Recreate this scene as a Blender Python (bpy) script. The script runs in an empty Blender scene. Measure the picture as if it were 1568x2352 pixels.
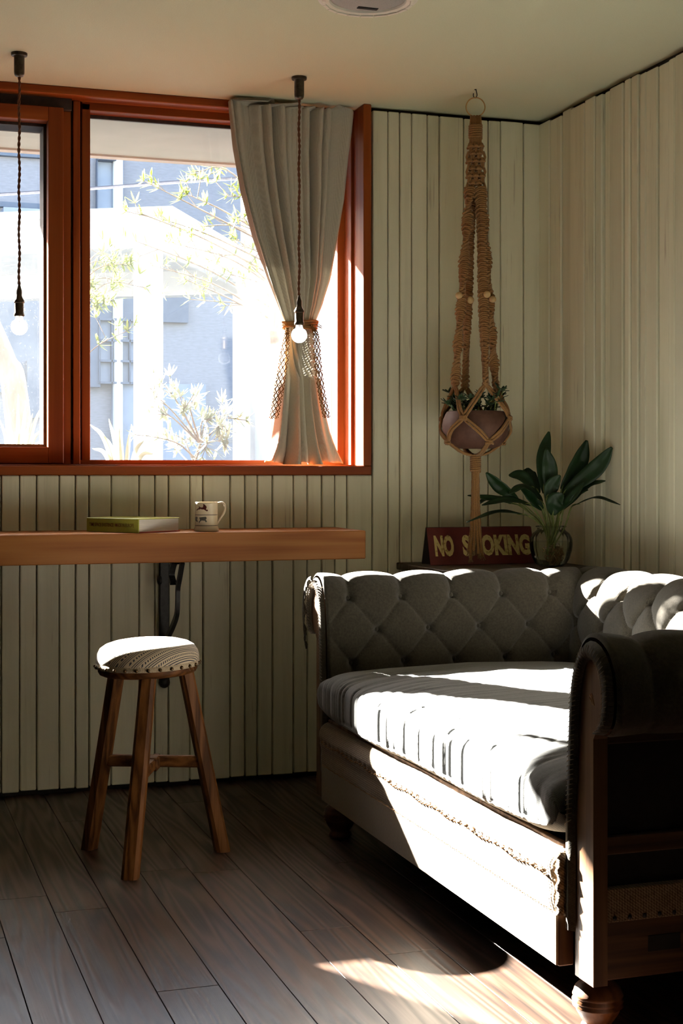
import bpy, bmesh, math, random
from mathutils import Vector, Matrix, noise
random.seed(7)
R = math.radians
scene = bpy.context.scene
col = scene.collection

# ------------------------------------------------------------------ camera, sky, sun, exposure
YAW = R(18.3); FPX = 3350.0; CX = 784.0; HY = 1085.0; CAMZ = 1.08
cam = bpy.data.objects.new('camera', bpy.data.cameras.new('camera')); col.objects.link(cam)
cam.location = (0, 0, CAMZ); cam.rotation_euler = (R(90), 0, -YAW)
cam.data.sensor_fit = 'VERTICAL'; cam.data.sensor_height = 36.0; cam.data.sensor_width = 24.0
cam.data.lens = FPX / 2352 * 36.0
cam.data.shift_y = -(1176 - HY) / 2352
cam.data.clip_start = 0.05; cam.data.clip_end = 200
scene.camera = cam

SUN = Vector((0.485, -1.0, -0.585)).normalized()
SUN_STRENGTH = 245.0
SKY_STRENGTH = 1.4
world = bpy.data.worlds.new('world'); scene.world = world; world.use_nodes = True
wn = world.node_tree.nodes; wl = world.node_tree.links; wn.clear()
wo = wn.new('ShaderNodeOutputWorld'); wb = wn.new('ShaderNodeBackground'); ws = wn.new('ShaderNodeTexSky')
ws.sky_type = 'NISHITA'; ws.sun_disc = False
ws.sun_elevation = math.asin(-SUN.z); ws.sun_rotation = math.atan2(-SUN.x, -SUN.y)
ws.air_density = 1.0; ws.dust_density = 1.5; ws.ozone_density = 1.0
wb.inputs['Strength'].default_value = SKY_STRENGTH
wl.new(ws.outputs[0], wb.inputs[0]); wl.new(wb.outputs[0], wo.inputs[0])
sl = bpy.data.lights.new('sun', 'SUN'); sl.energy = SUN_STRENGTH; sl.angle = R(0.6); sl.color = (1.0, 0.955, 0.86)
so = bpy.data.objects.new('sun', sl); col.objects.link(so)
so.rotation_euler = SUN.to_track_quat('-Z', 'Y').to_euler(); so.location = (-4, 12, 8)

vs = scene.view_settings
vs.view_transform = 'Standard'; vs.look = 'None'; vs.gamma = 1.0; vs.exposure = 0.0; vs.use_curve_mapping = False
cy = scene.cycles
cy.use_adaptive_sampling = True; cy.adaptive_threshold = 0.03
cy.use_denoising = True; cy.max_bounces = 16; cy.diffuse_bounces = 8; cy.glossy_bounces = 6
cy.transmission_bounces = 12; cy.transparent_max_bounces = 24; cy.sample_clamp_indirect = 12.0
cy.caustics_reflective = False; cy.caustics_refractive = False

# ------------------------------------------------------------------ photo geometry -> place
SY, CYW = math.sin(YAW), math.cos(YAW)
FWD = Vector((SY, CYW, 0)); RGT = Vector((CYW, -SY, 0))
def ray(px, py):
    return FWD + RGT * ((px - CX) / FPX) + Vector((0, 0, (HY - py) / FPX))
def onY(px, py, Y):
    d = ray(px, py); return d * (Y / d.y) + Vector((0, 0, CAMZ))
def onX(px, py, X):
    d = ray(px, py); return d * (X / d.x) + Vector((0, 0, CAMZ))
def xY(px, Y): return onY(px, HY, Y).x
def yX(px, X): return onX(px, HY, X).y
def at(px, py, t): return ray(px, py) * t + Vector((0, 0, CAMZ))

# ------------------------------------------------------------------ materials
def nt(name):
    m = bpy.data.materials.new(name); m.use_nodes = True
    n = m.node_tree.nodes; l = m.node_tree.links; n.clear()
    out = n.new('ShaderNodeOutputMaterial'); return m, n, l, out
def coords(n, l, scale, rnd=True):
    g = n.new('ShaderNodeNewGeometry'); src = g.outputs['Position']
    if rnd:
        oi = n.new('ShaderNodeObjectInfo'); mu = n.new('ShaderNodeMath'); mu.operation = 'MULTIPLY'; mu.inputs[1].default_value = 57.0
        l.new(oi.outputs['Random'], mu.inputs[0])
        ad = n.new('ShaderNodeVectorMath'); ad.operation = 'ADD'
        l.new(src, ad.inputs[0]); l.new(mu.outputs[0], ad.inputs[1]); src = ad.outputs[0]
    v = n.new('ShaderNodeVectorMath'); v.operation = 'MULTIPLY'; v.inputs[1].default_value = scale
    l.new(src, v.inputs[0]); return v.outputs[0]
def noisen(n, l, vec, scale, detail=3, rough=.55, dist=0.0):
    t = n.new('ShaderNodeTexNoise'); t.inputs['Scale'].default_value = scale; t.inputs['Detail'].default_value = detail
    t.inputs['Roughness'].default_value = rough; t.inputs['Distortion'].default_value = dist
    l.new(vec, t.inputs['Vector']); return t.outputs['Fac']
def ramp(n, l, fac, stops):
    r = n.new('ShaderNodeValToRGB'); el = r.color_ramp.elements
    el[0].position, el[0].color = stops[0][0], (*stops[0][1], 1)
    el[1].position, el[1].color = stops[-1][0], (*stops[-1][1], 1)
    for p, c in stops[1:-1]:
        e = el.new(p); e.color = (*c, 1)
    l.new(fac, r.inputs[0]); return r.outputs[0]
def math2(n, l, op, a, b=None, v=None):
    m = n.new('ShaderNodeMath'); m.operation = op; l.new(a, m.inputs[0])
    if b is not None: l.new(b, m.inputs[1])
    elif v is not None: m.inputs[1].default_value = v
    return m.outputs[0]
def mixc(n, l, fac, a, b, mode='MIX'):
    m = n.new('ShaderNodeMix'); m.data_type = 'RGBA'; m.blend_type = mode
    if isinstance(fac, float): m.inputs[0].default_value = fac
    else: l.new(fac, m.inputs[0])
    for s, x in ((6, a), (7, b)):
        if isinstance(x, tuple): m.inputs[s].default_value = (*x, 1)
        else: l.new(x, m.inputs[s])
    return m.outputs[2]
def bumpn(n, l, h, strength, dist=.002):
    b = n.new('ShaderNodeBump'); b.inputs['Strength'].default_value = strength; b.inputs['Distance'].default_value = dist
    l.new(h, b.inputs['Height']); return b.outputs[0]
def princ(n, l, out, colr, rough=.6, metallic=0., nrm=None, spec=.5, sheen=0.):
    p = n.new('ShaderNodeBsdfPrincipled')
    if isinstance(colr, tuple): p.inputs['Base Color'].default_value = (*colr, 1)
    else: l.new(colr, p.inputs['Base Color'])
    if isinstance(rough, (int, float)): p.inputs['Roughness'].default_value = rough
    else: l.new(rough, p.inputs['Roughness'])
    p.inputs['Metallic'].default_value = metallic; p.inputs['Specular IOR Level'].default_value = spec
    if sheen: p.inputs['Sheen Weight'].default_value = sheen
    if nrm is not None: l.new(nrm, p.inputs['Normal'])
    l.new(p.outputs[0], out.inputs[0]); return p
def mottled(name, c1, c2, scale=20., vec=(1, 1, 1), rough=.6, bump=.1, bdist=.002, metallic=0., spec=.5, detail=4, lo=.3, hi=.7, sheen=0., rnd=True):
    m, n, l, out = nt(name); v = coords(n, l, vec, rnd); f = noisen(n, l, v, scale, detail)
    princ(n, l, out, ramp(n, l, f, [(lo, c1), (hi, c2)]), rough, metallic, bumpn(n, l, f, bump, bdist) if bump else None, spec, sheen)
    return m
def woodm(name, c1, c2, c3, axis, freq=1.0, lines=16., rough=.5, bump=.15, spec=.4):
    """growth-ring lines are the contours of a noise field stretched along the grain axis"""
    m, n, l, out = nt(name)
    sc = [9.0 * freq] * 3; sc[axis] = .55 * freq
    v = coords(n, l, tuple(sc)); f = noisen(n, l, v, 1.0, 2, .45)
    a = math2(n, l, 'MULTIPLY', f, v=lines * 6.283); s = math2(n, l, 'SINE', a)
    s = math2(n, l, 'MULTIPLY_ADD', s, v=.5); n[-1].inputs[2].default_value = .5
    sc2 = [160 * freq] * 3; sc2[axis] = 4 * freq
    fine = noisen(n, l, coords(n, l, tuple(sc2)), 1.0, 3)
    h = math2(n, l, 'MULTIPLY', s, v=.6); h2 = math2(n, l, 'MULTIPLY', fine, v=.6); h = math2(n, l, 'ADD', h, h2)
    c = ramp(n, l, h, [(.15, c1), (.55, c2), (.95, c3)])
    oi = n.new('ShaderNodeObjectInfo'); tint = ramp(n, l, oi.outputs['Random'], [(0, (.78, .76, .74)), (1, (1.12, 1.1, 1.08))])
    c = mixc(n, l, 1.0, c, tint, 'MULTIPLY')
    rr = math2(n, l, 'MULTIPLY_ADD', h, v=-.12); n[-1].inputs[2].default_value = rough + .08
    princ(n, l, out, c, rr, 0, bumpn(n, l, h, bump, .0015), spec); return m
def clothm(name, c1, c2, freq=900., rough=.9, bump=.4, trans=0., herring=False, big=(0., 3.), sheen=.2):
    m, n, l, out = nt(name)
    v = coords(n, l, (1, 1, 1), False)
    sp = n.new('ShaderNodeSeparateXYZ'); l.new(v, sp.inputs[0])
    ax = math2(n, l, 'ADD', sp.outputs[0], sp.outputs[1])
    if herring:
        zz = math2(n, l, 'MULTIPLY', ax, v=28.); zz = math2(n, l, 'PINGPONG', zz, v=.5); zz = math2(n, l, 'MULTIPLY', zz, v=.07)
        a = math2(n, l, 'ADD', sp.outputs[2], zz); a = math2(n, l, 'MULTIPLY', a, v=freq); w = math2(n, l, 'SINE', a)
    else:
        a = math2(n, l, 'SINE', math2(n, l, 'MULTIPLY', ax, v=freq))
        b = math2(n, l, 'SINE', math2(n, l, 'MULTIPLY', math2(n, l, 'ADD', sp.outputs[2], math2(n, l, 'MULTIPLY', sp.outputs[0], v=.7)), v=freq))
        w = math2(n, l, 'ADD', a, b)
    nz = noisen(n, l, v, 160, 3); w = math2(n, l, 'MULTIPLY_ADD', w, v=.22); l.new(nz, n[-1].inputs[2])
    c = ramp(n, l, w, [(.2, c1), (.8, c2)])
    if big[0]:
        bf = noisen(n, l, v, big[1], 3); t = ramp(n, l, bf, [(.35, (1 - big[0],) * 3), (.65, (1, 1, 1))]); c = mixc(n, l, 1.0, c, t, 'MULTIPLY')
    nr = bumpn(n, l, w, bump, .0012)
    p = princ(n, l, out, c, rough, 0, nr, .2, sheen)
    if trans:
        t = n.new('ShaderNodeBsdfTranslucent'); l.new(c, t.inputs[0]); mx = n.new('ShaderNodeMixShader'); mx.inputs[0].default_value = trans
        l.new(p.outputs[0], mx.inputs[1]); l.new(t.outputs[0], mx.inputs[2]); l.new(mx.outputs[0], out.inputs[0])
    return m
def glassm(name, tint=(1, 1, 1), dust_haze=0.0, dcol=(.9, .95, 1.), rough=0.0, speck=False, ior=1.45):
    m, n, l, out = nt(name)
    tr = n.new('ShaderNodeBsdfTransparent'); tr.inputs[0].default_value = (*tint, 1)
    gl = n.new('ShaderNodeBsdfGlossy'); gl.inputs['Roughness'].default_value = rough
    fr = n.new('ShaderNodeFresnel'); fr.inputs[0].default_value = ior
    mx = n.new('ShaderNodeMixShader'); l.new(fr.outputs[0], mx.inputs[0]); l.new(tr.outputs[0], mx.inputs[1]); l.new(gl.outputs[0], mx.inputs[2])
    res = mx.outputs[0]
    if dust_haze:
        tl = n.new('ShaderNodeBsdfTranslucent'); tl.inputs[0].default_value = (*dcol, 1)
        m2 = n.new('ShaderNodeMixShader'); m2.inputs[0].default_value = dust_haze
        if speck:
            f = noisen(n, l, coords(n, l, (1, 1, 1)), 260, 2); sm = noisen(n, l, coords(n, l, (1, 1, .6)), 7, 4)
            a = math2(n, l, 'GREATER_THAN', f, v=.715); a = math2(n, l, 'MULTIPLY', a, v=.08)
            b = math2(n, l, 'MULTIPLY', sm, v=dust_haze * 2); fac = math2(n, l, 'ADD', a, b); l.new(fac, m2.inputs[0])
        l.new(res, m2.inputs[1]); l.new(tl.outputs[0], m2.inputs[2]); res = m2.outputs[0]
    l.new(res, out.inputs[0]); return m
def leafm(name, c1, c2, trans=.35, rough=.4):
    m, n, l, out = nt(name)
    f = noisen(n, l, coords(n, l, (1, 1, 1)), 9, 3); c = ramp(n, l, f, [(.3, c1), (.7, c2)])
    p = princ(n, l, out, c, rough, 0, None, .4)
    t = n.new('ShaderNodeBsdfTranslucent'); l.new(c, t.inputs[0]); mx = n.new('ShaderNodeMixShader'); mx.inputs[0].default_value = trans
    l.new(p.outputs[0], mx.inputs[1]); l.new(t.outputs[0], mx.inputs[2]); l.new(mx.outputs[0], out.inputs[0]); return m
def boardm():
    m, n, l, out = nt('whitewashed_board')
    v1 = coords(n, l, (22, 22, 1.2)); f1 = noisen(n, l, v1, 1.0, 4, .6)
    v2 = coords(n, l, (160, 160, 5)); f2 = noisen(n, l, v2, 1.0, 3)
    v3 = coords(n, l, (9, 9, 3.0)); f3 = noisen(n, l, v3, 1.0, 3)
    c = ramp(n, l, f1, [(.22, (.64, .62, .46)), (.45, (.76, .735, .57)), (.75, (.81, .785, .63))])
    wear = math2(n, l, 'MULTIPLY', f3, f2); wf = ramp(n, l, wear, [(.36, (0, 0, 0)), (.50, (.8, .8, .8))])
    c = mixc(n, l, wf, c, (.42, .35, .25))
    oi = n.new('ShaderNodeObjectInfo'); tint = ramp(n, l, oi.outputs['Random'], [(0, (.88, .88, .86)), (1, (1.04, 1.04, 1.02))])
    c = mixc(n, l, 1.0, c, tint, 'MULTIPLY')
    princ(n, l, out, c, .6, 0, bumpn(n, l, math2(n, l, 'ADD', f2, f1), .18, .0015), .35); return m
def stoolseatm(cx, cyy):
    m, n, l, out = nt('striped_stool_fabric')
    g = n.new('ShaderNodeNewGeometry'); s = n.new('ShaderNodeSeparateXYZ'); l.new(g.outputs['Position'], s.inputs[0])
    u = math2(n, l, 'MULTIPLY', s.outputs[0], v=.62); w = math2(n, l, 'MULTIPLY', s.outputs[1], v=.78)
    q = math2(n, l, 'SUBTRACT', w, u); z = math2(n, l, 'MULTIPLY', s.outputs[2], v=.9); q = math2(n, l, 'ADD', q, z)
    u2 = math2(n, l, 'MULTIPLY', s.outputs[0], v=.78); w2 = math2(n, l, 'MULTIPLY', s.outputs[1], v=.62); d = math2(n, l, 'ADD', u2, w2)
    band = math2(n, l, 'SINE', math2(n, l, 'MULTIPLY', q, v=2 * math.pi / .033))
    fine = math2(n, l, 'SINE', math2(n, l, 'MULTIPLY', q, v=2 * math.pi / .0062))
    dash = math2(n, l, 'SINE', math2(n, l, 'MULTIPLY', d, v=2 * math.pi / .0052))
    a = math2(n, l, 'GREATER_THAN', fine, v=.25); b = math2(n, l, 'GREATER_THAN', band, v=-.1); a = math2(n, l, 'MULTIPLY', a, b)
    c1 = math2(n, l, 'LESS_THAN', band, v=-.8); dd = math2(n, l, 'GREATER_THAN', dash, v=.0); c1 = math2(n, l, 'MULTIPLY', c1, dd)
    k = math2(n, l, 'MAXIMUM', a, c1)
    cc = mixc(n, l, k, (.55, .46, .34), (.05, .055, .075))
    princ(n, l, out, cc, .95, 0, bumpn(n, l, noisen(n, l, g.outputs['Position'], 500, 2), .4, .001), .15, .3); return m

MT = {}
MT['board'] = boardm()
MT['gap'] = mottled('dark_gap', (.015, .012, .01), (.03, .025, .02), 30, bump=0, rough=.9)
MT['ceiling'] = mottled('ceiling_paint', (.60, .62, .45), (.64, .66, .49), 240, rough=.85, bump=.35, bdist=.002, rnd=False)
MT['plank'] = woodm('dark_oak_plank', (.009, .005, .003), (.050, .028, .019), (.095, .058, .041), 1, 1.0, 13., .33, .25, .6)
MT['floorbase'] = mottled('floor_base', (.03, .02, .015), (.05, .03, .02), 20, bump=0)
MT['frame_x'] = woodm('orange_frame_wood_horizontal', (.175, .032, .006), (.24, .050, .009), (.29, .070, .014), 0, .7, 5., .42, .06, .2)
MT['frame_z'] = woodm('orange_frame_wood_vertical', (.175, .032, .006), (.24, .050, .009), (.29, .070, .014), 2, .7, 5., .42, .06, .2)
MT['gasket'] = mottled('black_gasket', (.02, .015, .013), (.05, .03, .025), 60, bump=0, rough=.6)
MT['pane'] = glassm('window_glass', (1, 1, 1), .0025)
MT['pane_dusty'] = glassm('dusty_window_glass', (1, 1, 1), .004, speck=True)
MT['counter'] = woodm('counter_wood', (.30, .095, .018), (.40, .145, .03), (.46, .185, .045), 0, .8, 7., .45, .08, .3)
MT['iron'] = mottled('black_iron', (.012, .012, .013), (.03, .03, .032), 60, rough=.5, bump=.2, metallic=.3)
MT['curtain'] = clothm('grey_linen', (.46, .435, .365), (.55, .52, .445), 1500, .95, .12, .08, sheen=.1)
MT['jute'] = mottled('jute_rope', (.20, .098, .032), (.35, .19, .075), 500, rough=.95, bump=.6, bdist=.001, spec=.15, detail=2, sheen=.2)
MT['cord'] = mottled('brown_cord', (.10, .035, .018), (.19, .075, .04), 500, rough=.8, bump=.3, spec=.2)
MT['bronze'] = mottled('dark_bronze', (.04, .03, .02), (.085, .065, .045), 80, rough=.42, bump=.05, metallic=.7)
MT['bulb'] = glassm('bulb_glass', (.98, .99, 1), .22, (.95, .97, 1.), .02, ior=1.3)  # white translucent share paints in the brightness of the backlit bulb
MT['nettail'] = mottled('net_jute', (.20, .09, .028), (.34, .17, .06), 500, rough=.95, bump=.4, bdist=.001, spec=.1, detail=2)
MT['filament'] = mottled('filament', (.3, .3, .3), (.5, .5, .5), 50, rough=.3, bump=0, metallic=.9)
MT['ring'] = mottled('bamboo_ring', (.40, .22, .07), (.52, .32, .12), 60, rough=.5)
MT['bead'] = mottled('pale_wood_bead', (.52, .34, .15), (.62, .43, .21), 60, rough=.6, bump=.05)
MT['pot'] = mottled('brown_clay', (.085, .040, .028), (.125, .062, .045), 40, rough=.6, bump=.15, spec=.25)
MT['soil'] = mottled('soil', (.02, .014, .01), (.05, .035, .025), 150, rough=.95, bump=.8, bdist=.004)
MT['succ'] = leafm('succulent_leaf', (.012, .035, .012), (.03, .07, .025), .1)
MT['leaf'] = leafm('broad_dark_leaf', (.005, .022, .006), (.011, .044, .010), .14, .5)
MT['stem'] = mottled('leaf_stem', (.10, .15, .03), (.20, .24, .06), 60, rough=.5, bump=0)
MT['root'] = mottled('roots', (.16, .08, .03), (.38, .26, .13), 90, rough=.7, bump=.2)
MT['vase'] = glassm('vase_glass', (.95, .97, .96), .06, (.7, .75, .72), ior=1.28)
MT['water'] = glassm('vase_water', (.94, .96, .90), .0, ior=1.15)
MT['signred'] = mottled('sign_red_paint', (.095, .007, .007), (.14, .011, .010), 30, rough=.5, bump=.08)
MT['signback'] = mottled('sign_dark_back', (.03, .025, .022), (.05, .04, .035), 30, rough=.7)
MT['signtext'] = mottled('sign_cream_letter', (.40, .28, .08), (.66, .53, .22), 90, rough=.6, bump=0, lo=.38, hi=.46)
MT['tablewood'] = woodm('dark_table_wood', (.02, .012, .008), (.04, .025, .015), (.06, .035, .02), 0, 1., 8., .5, .1)
MT['mug'] = mottled('cream_glaze', (.70, .60, .44), (.76, .67, .51), 12, rough=.16, bump=.02)
MT['hare'] = mottled('hare_print', (.06, .008, .008), (.09, .012, .010), 90, rough=.3, bump=0)
MT['dog'] = mottled('dog_print', (.07, .07, .06), (.11, .11, .10), 90, rough=.3, bump=0)
MT['band'] = mottled('band_print', (.03, .02, .015), (.05, .035, .03), 90, rough=.3, bump=0)
MT['cover'] = mottled('green_cover', (.40, .42, .06), (.46, .48, .08), 40, rough=.4, bump=.03)
MT['coverred'] = mottled('red_board', (.45, .03, .02), (.5, .04, .03), 40, rough=.5, bump=0)
MT['pages'] = mottled('page_edges', (.62, .60, .58), (.80, .78, .75), 1.0, (20, 20, 900), .8, .3, .001)
MT['ink'] = mottled('spine_ink', (.12, .02, .01), (.15, .03, .015), 90, rough=.5, bump=0)
MT['stoolwood'] = woodm('worn_stool_wood', (.040, .015, .005), (.115, .045, .012), (.185, .078, .024), 2, 1.6, 8., .55, .4, .2)
MT['stoolwood_x'] = woodm('worn_stool_wood_bar', (.040, .015, .005), (.115, .045, .012), (.185, .078, .024), 0, 1.6, 8., .55, .4, .2)
MT['stoolseat'] = stoolseatm(.765, 4.03)
MT['gimp'] = clothm('gimp_band', (.32, .26, .18), (.50, .42, .31), 1400, .9, .3)
MT['brass'] = mottled('old_brass', (.07, .045, .02), (.16, .10, .05), 80, rough=.35, bump=.05, metallic=.9)
MT['tweed'] = clothm('grey_brown_herringbone', (.036, .030, .020), (.082, .070, .050), 1900, .92, .5, herring=True, big=(.2, 4.))
MT['denim'] = clothm('grey_blue_cushion_cloth', (.125, .13, .13), (.19, .195, .197), 1700, .92, .15, big=(.15, 3.))
MT['burlap'] = clothm('burlap', (.12, .08, .045), (.30, .22, .14), 1100, .95, .9, big=(.2, 5.))
MT['canvas'] = clothm('canvas_strip', (.17, .135, .095), (.25, .205, .15), 1800, .95, .25)
MT['thread'] = mottled('thread', (.22, .12, .05), (.34, .2, .09), 200, rough=.9)
MT['palethread'] = mottled('pale_thread', (.16, .12, .08), (.24, .19, .13), 200, rough=.9)
MT['sofawood'] = woodm('sofa_frame_wood', (.055, .022, .007), (.115, .052, .019), (.165, .082, .032), 2, 1.2, 6., .55, .2)
MT['sofawood_x'] = woodm('sofa_rail_wood', (.03, .014, .006), (.06, .028, .012), (.09, .045, .02), 0, 1.2, 6., .6, .2)
MT['legwood'] = woodm('sofa_leg_wood', (.06, .022, .008), (.12, .048, .018), (.18, .078, .03), 2, 1.5, 5., .38, .1)
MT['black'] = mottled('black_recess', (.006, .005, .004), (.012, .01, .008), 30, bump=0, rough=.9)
MT['white'] = mottled('white_plastic', (.70, .66, .58), (.76, .72, .64), 30, rough=.5, bump=.02)
MT['grille'] = mottled('grey_grille', (.30, .30, .29), (.38, .38, .37), 300, rough=.6, bump=.2)
MT['darkwall'] = mottled('pale_plaster', (.34, .31, .24), (.40, .37, .29), 8, (1, 1, .2), .7, .1)
MT['soffit'] = mottled('soffit_board', (.33, .39, .375), (.37, .43, .415), 6, rough=.8, bump=.1)
MT['fascia'] = mottled('fascia_white', (.44, .44, .42), (.5, .5, .47), 6, rough=.7, bump=.05)
MT['ground'] = mottled('pale_paving', (.13, .13, .128), (.17, .17, .165), 6, rough=.9, bump=.2)
MT['bwall'] = mottled('grey_building_wall', (.15, .155, .18), (.19, .195, .225), 14, (1, 1, 5), .9, .1)
MT['bwhite'] = mottled('white_render', (.55, .56, .57), (.62, .63, .64), 5, rough=.8, bump=.05)
MT['bblue'] = mottled('blue_grey_panel', (.048, .066, .10), (.072, .094, .135), 5, rough=.7, bump=.05)
MT['bpale'] = mottled('pale_blue_panel', (.14, .175, .235), (.185, .22, .28), 5, rough=.7, bump=.05)
MT['wire'] = mottled('black_cable', (.02, .02, .03), (.04, .04, .05), 30, bump=0)
MT['tleaf'] = leafm('sunlit_leaf', (.10, .13, .02), (.19, .22, .06), .5)
MT['pleaf'] = leafm('pale_leaf', (.20, .22, .14), (.30, .32, .23), .45)  # pale tone carries the overexposed sunlight on the leaves
MT['bark'] = mottled('pale_bark', (.12, .095, .075), (.20, .165, .135), 30, (1, 1, .3), .9, .4)

# ------------------------------------------------------------------ mesh helpers
class MB:
    def __init__(s): s.v = []; s.f = []
    def add(s, vs, fs):
        o = len(s.v); s.v += [tuple(p) for p in vs]; s.f += [tuple(i + o for i in f) for f in fs]; return s
    def box(s, x0, x1, y0, y1, z0, z1):
        return s.add([(x0, y0, z0), (x1, y0, z0), (x1, y1, z0), (x0, y1, z0), (x0, y0, z1), (x1, y0, z1), (x1, y1, z1), (x0, y1, z1)],
                     [(0, 3, 2, 1), (4, 5, 6, 7), (0, 1, 5, 4), (1, 2, 6, 5), (2, 3, 7, 6), (3, 0, 4, 7)])
    def prism(s, poly, f0, f1):
        """poly: list of 2D points; f0/f1 map a 2D point to the two 3D sides"""
        n = len(poly); vs = [f0(p) for p in poly] + [f1(p) for p in poly]
        return s.add(vs, [tuple(range(n - 1, -1, -1)), tuple(range(n, 2 * n))] + [(i, (i + 1) % n, n + (i + 1) % n, n + i) for i in range(n)])
    def grid(s, rows, closed_u=False, closed_v=False):
        nr, nc = len(rows), len(rows[0]); vs = [p for r in rows for p in r]; fs = []
        for i in range(nr if closed_v else nr - 1):
            for j in range(nc if closed_u else nc - 1):
                a = i * nc + j; b = i * nc + (j + 1) % nc; i2 = (i + 1) % nr
                fs.append((a, b, i2 * nc + (j + 1) % nc, i2 * nc + j))
        return s.add(vs, fs)
    def lathe(s, prof, c, n=32, axis='z', capb=True, capt=True):
        rows = []
        for r, h in prof:
            rows.append([(c[0] + r * math.cos(2 * math.pi * k / n), c[1] + r * math.sin(2 * math.pi * k / n), c[2] + h) for k in range(n)])
        o = len(s.v); s.grid(rows, closed_u=True)
        if capb: s.f.append(tuple(o + k for k in range(n - 1, -1, -1)))
        if capt: s.f.append(tuple(o + (len(prof) - 1) * n + k for k in range(n)))
        return s
    def tube(s, pts, r, sides=8, lobes=0, amp=.2, twist=0., closed=False, caps=True):
        pts = [Vector(p) for p in pts]; n = len(pts)
        rr = r if isinstance(r, (list, tuple)) else [r] * n
        tans = []
        for i in range(n):
            if closed: t = pts[(i + 1) % n] - pts[i - 1]
            else: t = pts[min(i + 1, n - 1)] - pts[max(i - 1, 0)]
            tans.append(t.normalized() if t.length > 1e-9 else Vector((0, 0, 1)))
        nrm = tans[0].orthogonal().normalized(); rows = []; d = 0.
        for i in range(n):
            if i:
                q = tans[i - 1].rotation_difference(tans[i]); nrm = (q @ nrm); d += (pts[i] - pts[i - 1]).length
            nrm = (nrm - tans[i] * nrm.dot(tans[i])).normalized(); b = tans[i].cross(nrm); row = []
            for k in range(sides):
                a = 2 * math.pi * k / sides
                q = rr[i] * (1 + (amp * math.cos(lobes * (a - twist * d)) if lobes else 0))
                row.append(pts[i] + nrm * (q * math.cos(a)) + b * (q * math.sin(a)))
            rows.append(row)
        o = len(s.v); s.grid(rows, closed_u=True, closed_v=closed)
        if caps and not closed:
            s.f.append(tuple(o + k for k in range(sides - 1, -1, -1))); s.f.append(tuple(o + (n - 1) * sides + k for k in range(sides)))
        return s
    def ball(s, c, r, n=12, m=8, sc=(1, 1, 1)):
        rows = []
        for i in range(m + 1):
            ph = math.pi * i / m; q = max(math.sin(ph), .002)
            rows.append([(c[0] + sc[0] * r * q * math.cos(2 * math.pi * k / n), c[1] + sc[1] * r * q * math.sin(2 * math.pi * k / n), c[2] - sc[2] * r * math.cos(ph)) for k in range(n)])
        return s.grid(rows, closed_u=True)
def spline(pts, n):
    pts = [Vector(p) for p in pts]; P = [2 * pts[0] - pts[1]] + pts + [2 * pts[-1] - pts[-2]]; out = []
    m = len(pts) - 1
    for k in range(n):
        t = k / (n - 1) * m; i = min(int(t), m - 1); u = t - i
        a, b, c, d = P[i:i + 4]
        out.append(.5 * ((2 * b) + (c - a) * u + (2 * a - 5 * b + 4 * c - d) * u * u + (3 * b - a - 3 * c + d) * u ** 3))
    return out
INV = {}
def world_of(o):
    m = Matrix.Identity(4)
    if o is None: return m
    return world_of(o.parent) @ (o.matrix_parent_inverse if o.parent else m) @ o.matrix_basis
def adopt(o, p):
    if p is not None:
        o.parent = p; o.matrix_parent_inverse = world_of(p).inverted()
def tag(o, label=None, cat=None, group=None, kind=None):
    if label: o['label'] = label
    if cat: o['category'] = cat
    if group: o['group'] = group
    if kind: o['kind'] = kind
    return o
def mesh(name, mb, mat, bevel=0., smooth=False, seg=1):
    me = bpy.data.meshes.new(name); me.from_pydata(mb.v, [], mb.f)
    bm = bmesh.new(); bm.from_mesh(me)
    bmesh.ops.recalc_face_normals(bm, faces=bm.faces)
    if bevel: bmesh.ops.bevel(bm, geom=bm.edges[:], offset=bevel, segments=seg, affect='EDGES', clamp_overlap=True)
    bm.to_mesh(me); bm.free()
    if smooth is True: me.shade_smooth()
    elif smooth: me.shade_smooth(); me.set_sharp_from_angle(angle=R(smooth))
    me.materials.append(MT[mat]); return me
def obj(name, mb, mat, parent=None, bevel=0., smooth=False, loc=None, seg=1):
    me = mb if isinstance(mb, bpy.types.Mesh) else mesh(name, mb, mat, bevel, smooth, seg)
    o = bpy.data.objects.new(name, me); col.objects.link(o)
    if loc is not None: o.matrix_basis = Matrix.Translation(loc)
    adopt(o, parent); return o
def thing(name, loc, label, cat, group=None):
    o = bpy.data.objects.new(name, None); o.empty_display_size = .05; o.matrix_basis = Matrix.Translation(loc); col.objects.link(o)
    return tag(o, label, cat, group)
def struct(name, mb, mat, parent=None, bevel=0.):
    o = obj(name, mb, mat, parent, bevel)
    if parent is None: o['kind'] = 'structure'
    return o
def textmesh(name, body, mat, f, w, h, parent, offset=0.0, spacing=1.0, wspace=1.0):
    """flat lettering fitted into w x h; f maps (u,v) to a 3D point"""
    cu = bpy.data.curves.new(name, 'FONT'); cu.body = body; cu.offset = offset; cu.space_character = spacing; cu.space_word = wspace; cu.resolution_u = 3
    t = bpy.data.objects.new(name, cu); col.objects.link(t)
    me = bpy.data.meshes.new_from_object(t); bpy.data.objects.remove(t); bpy.data.curves.remove(cu)
    xs = [v.co.x for v in me.vertices]; ys = [v.co.y for v in me.vertices]
    x0, x1, y0, y1 = min(xs), max(xs), min(ys), max(ys)
    for v in me.vertices: v.co = f((v.co.x - x0) / (x1 - x0) * w, (v.co.y - y0) / (y1 - y0) * h)
    me.materials.clear(); me.materials.append(MT[mat]); me.name = name
    o = bpy.data.objects.new(name, me); col.objects.link(o); adopt(o, parent); return o

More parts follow.
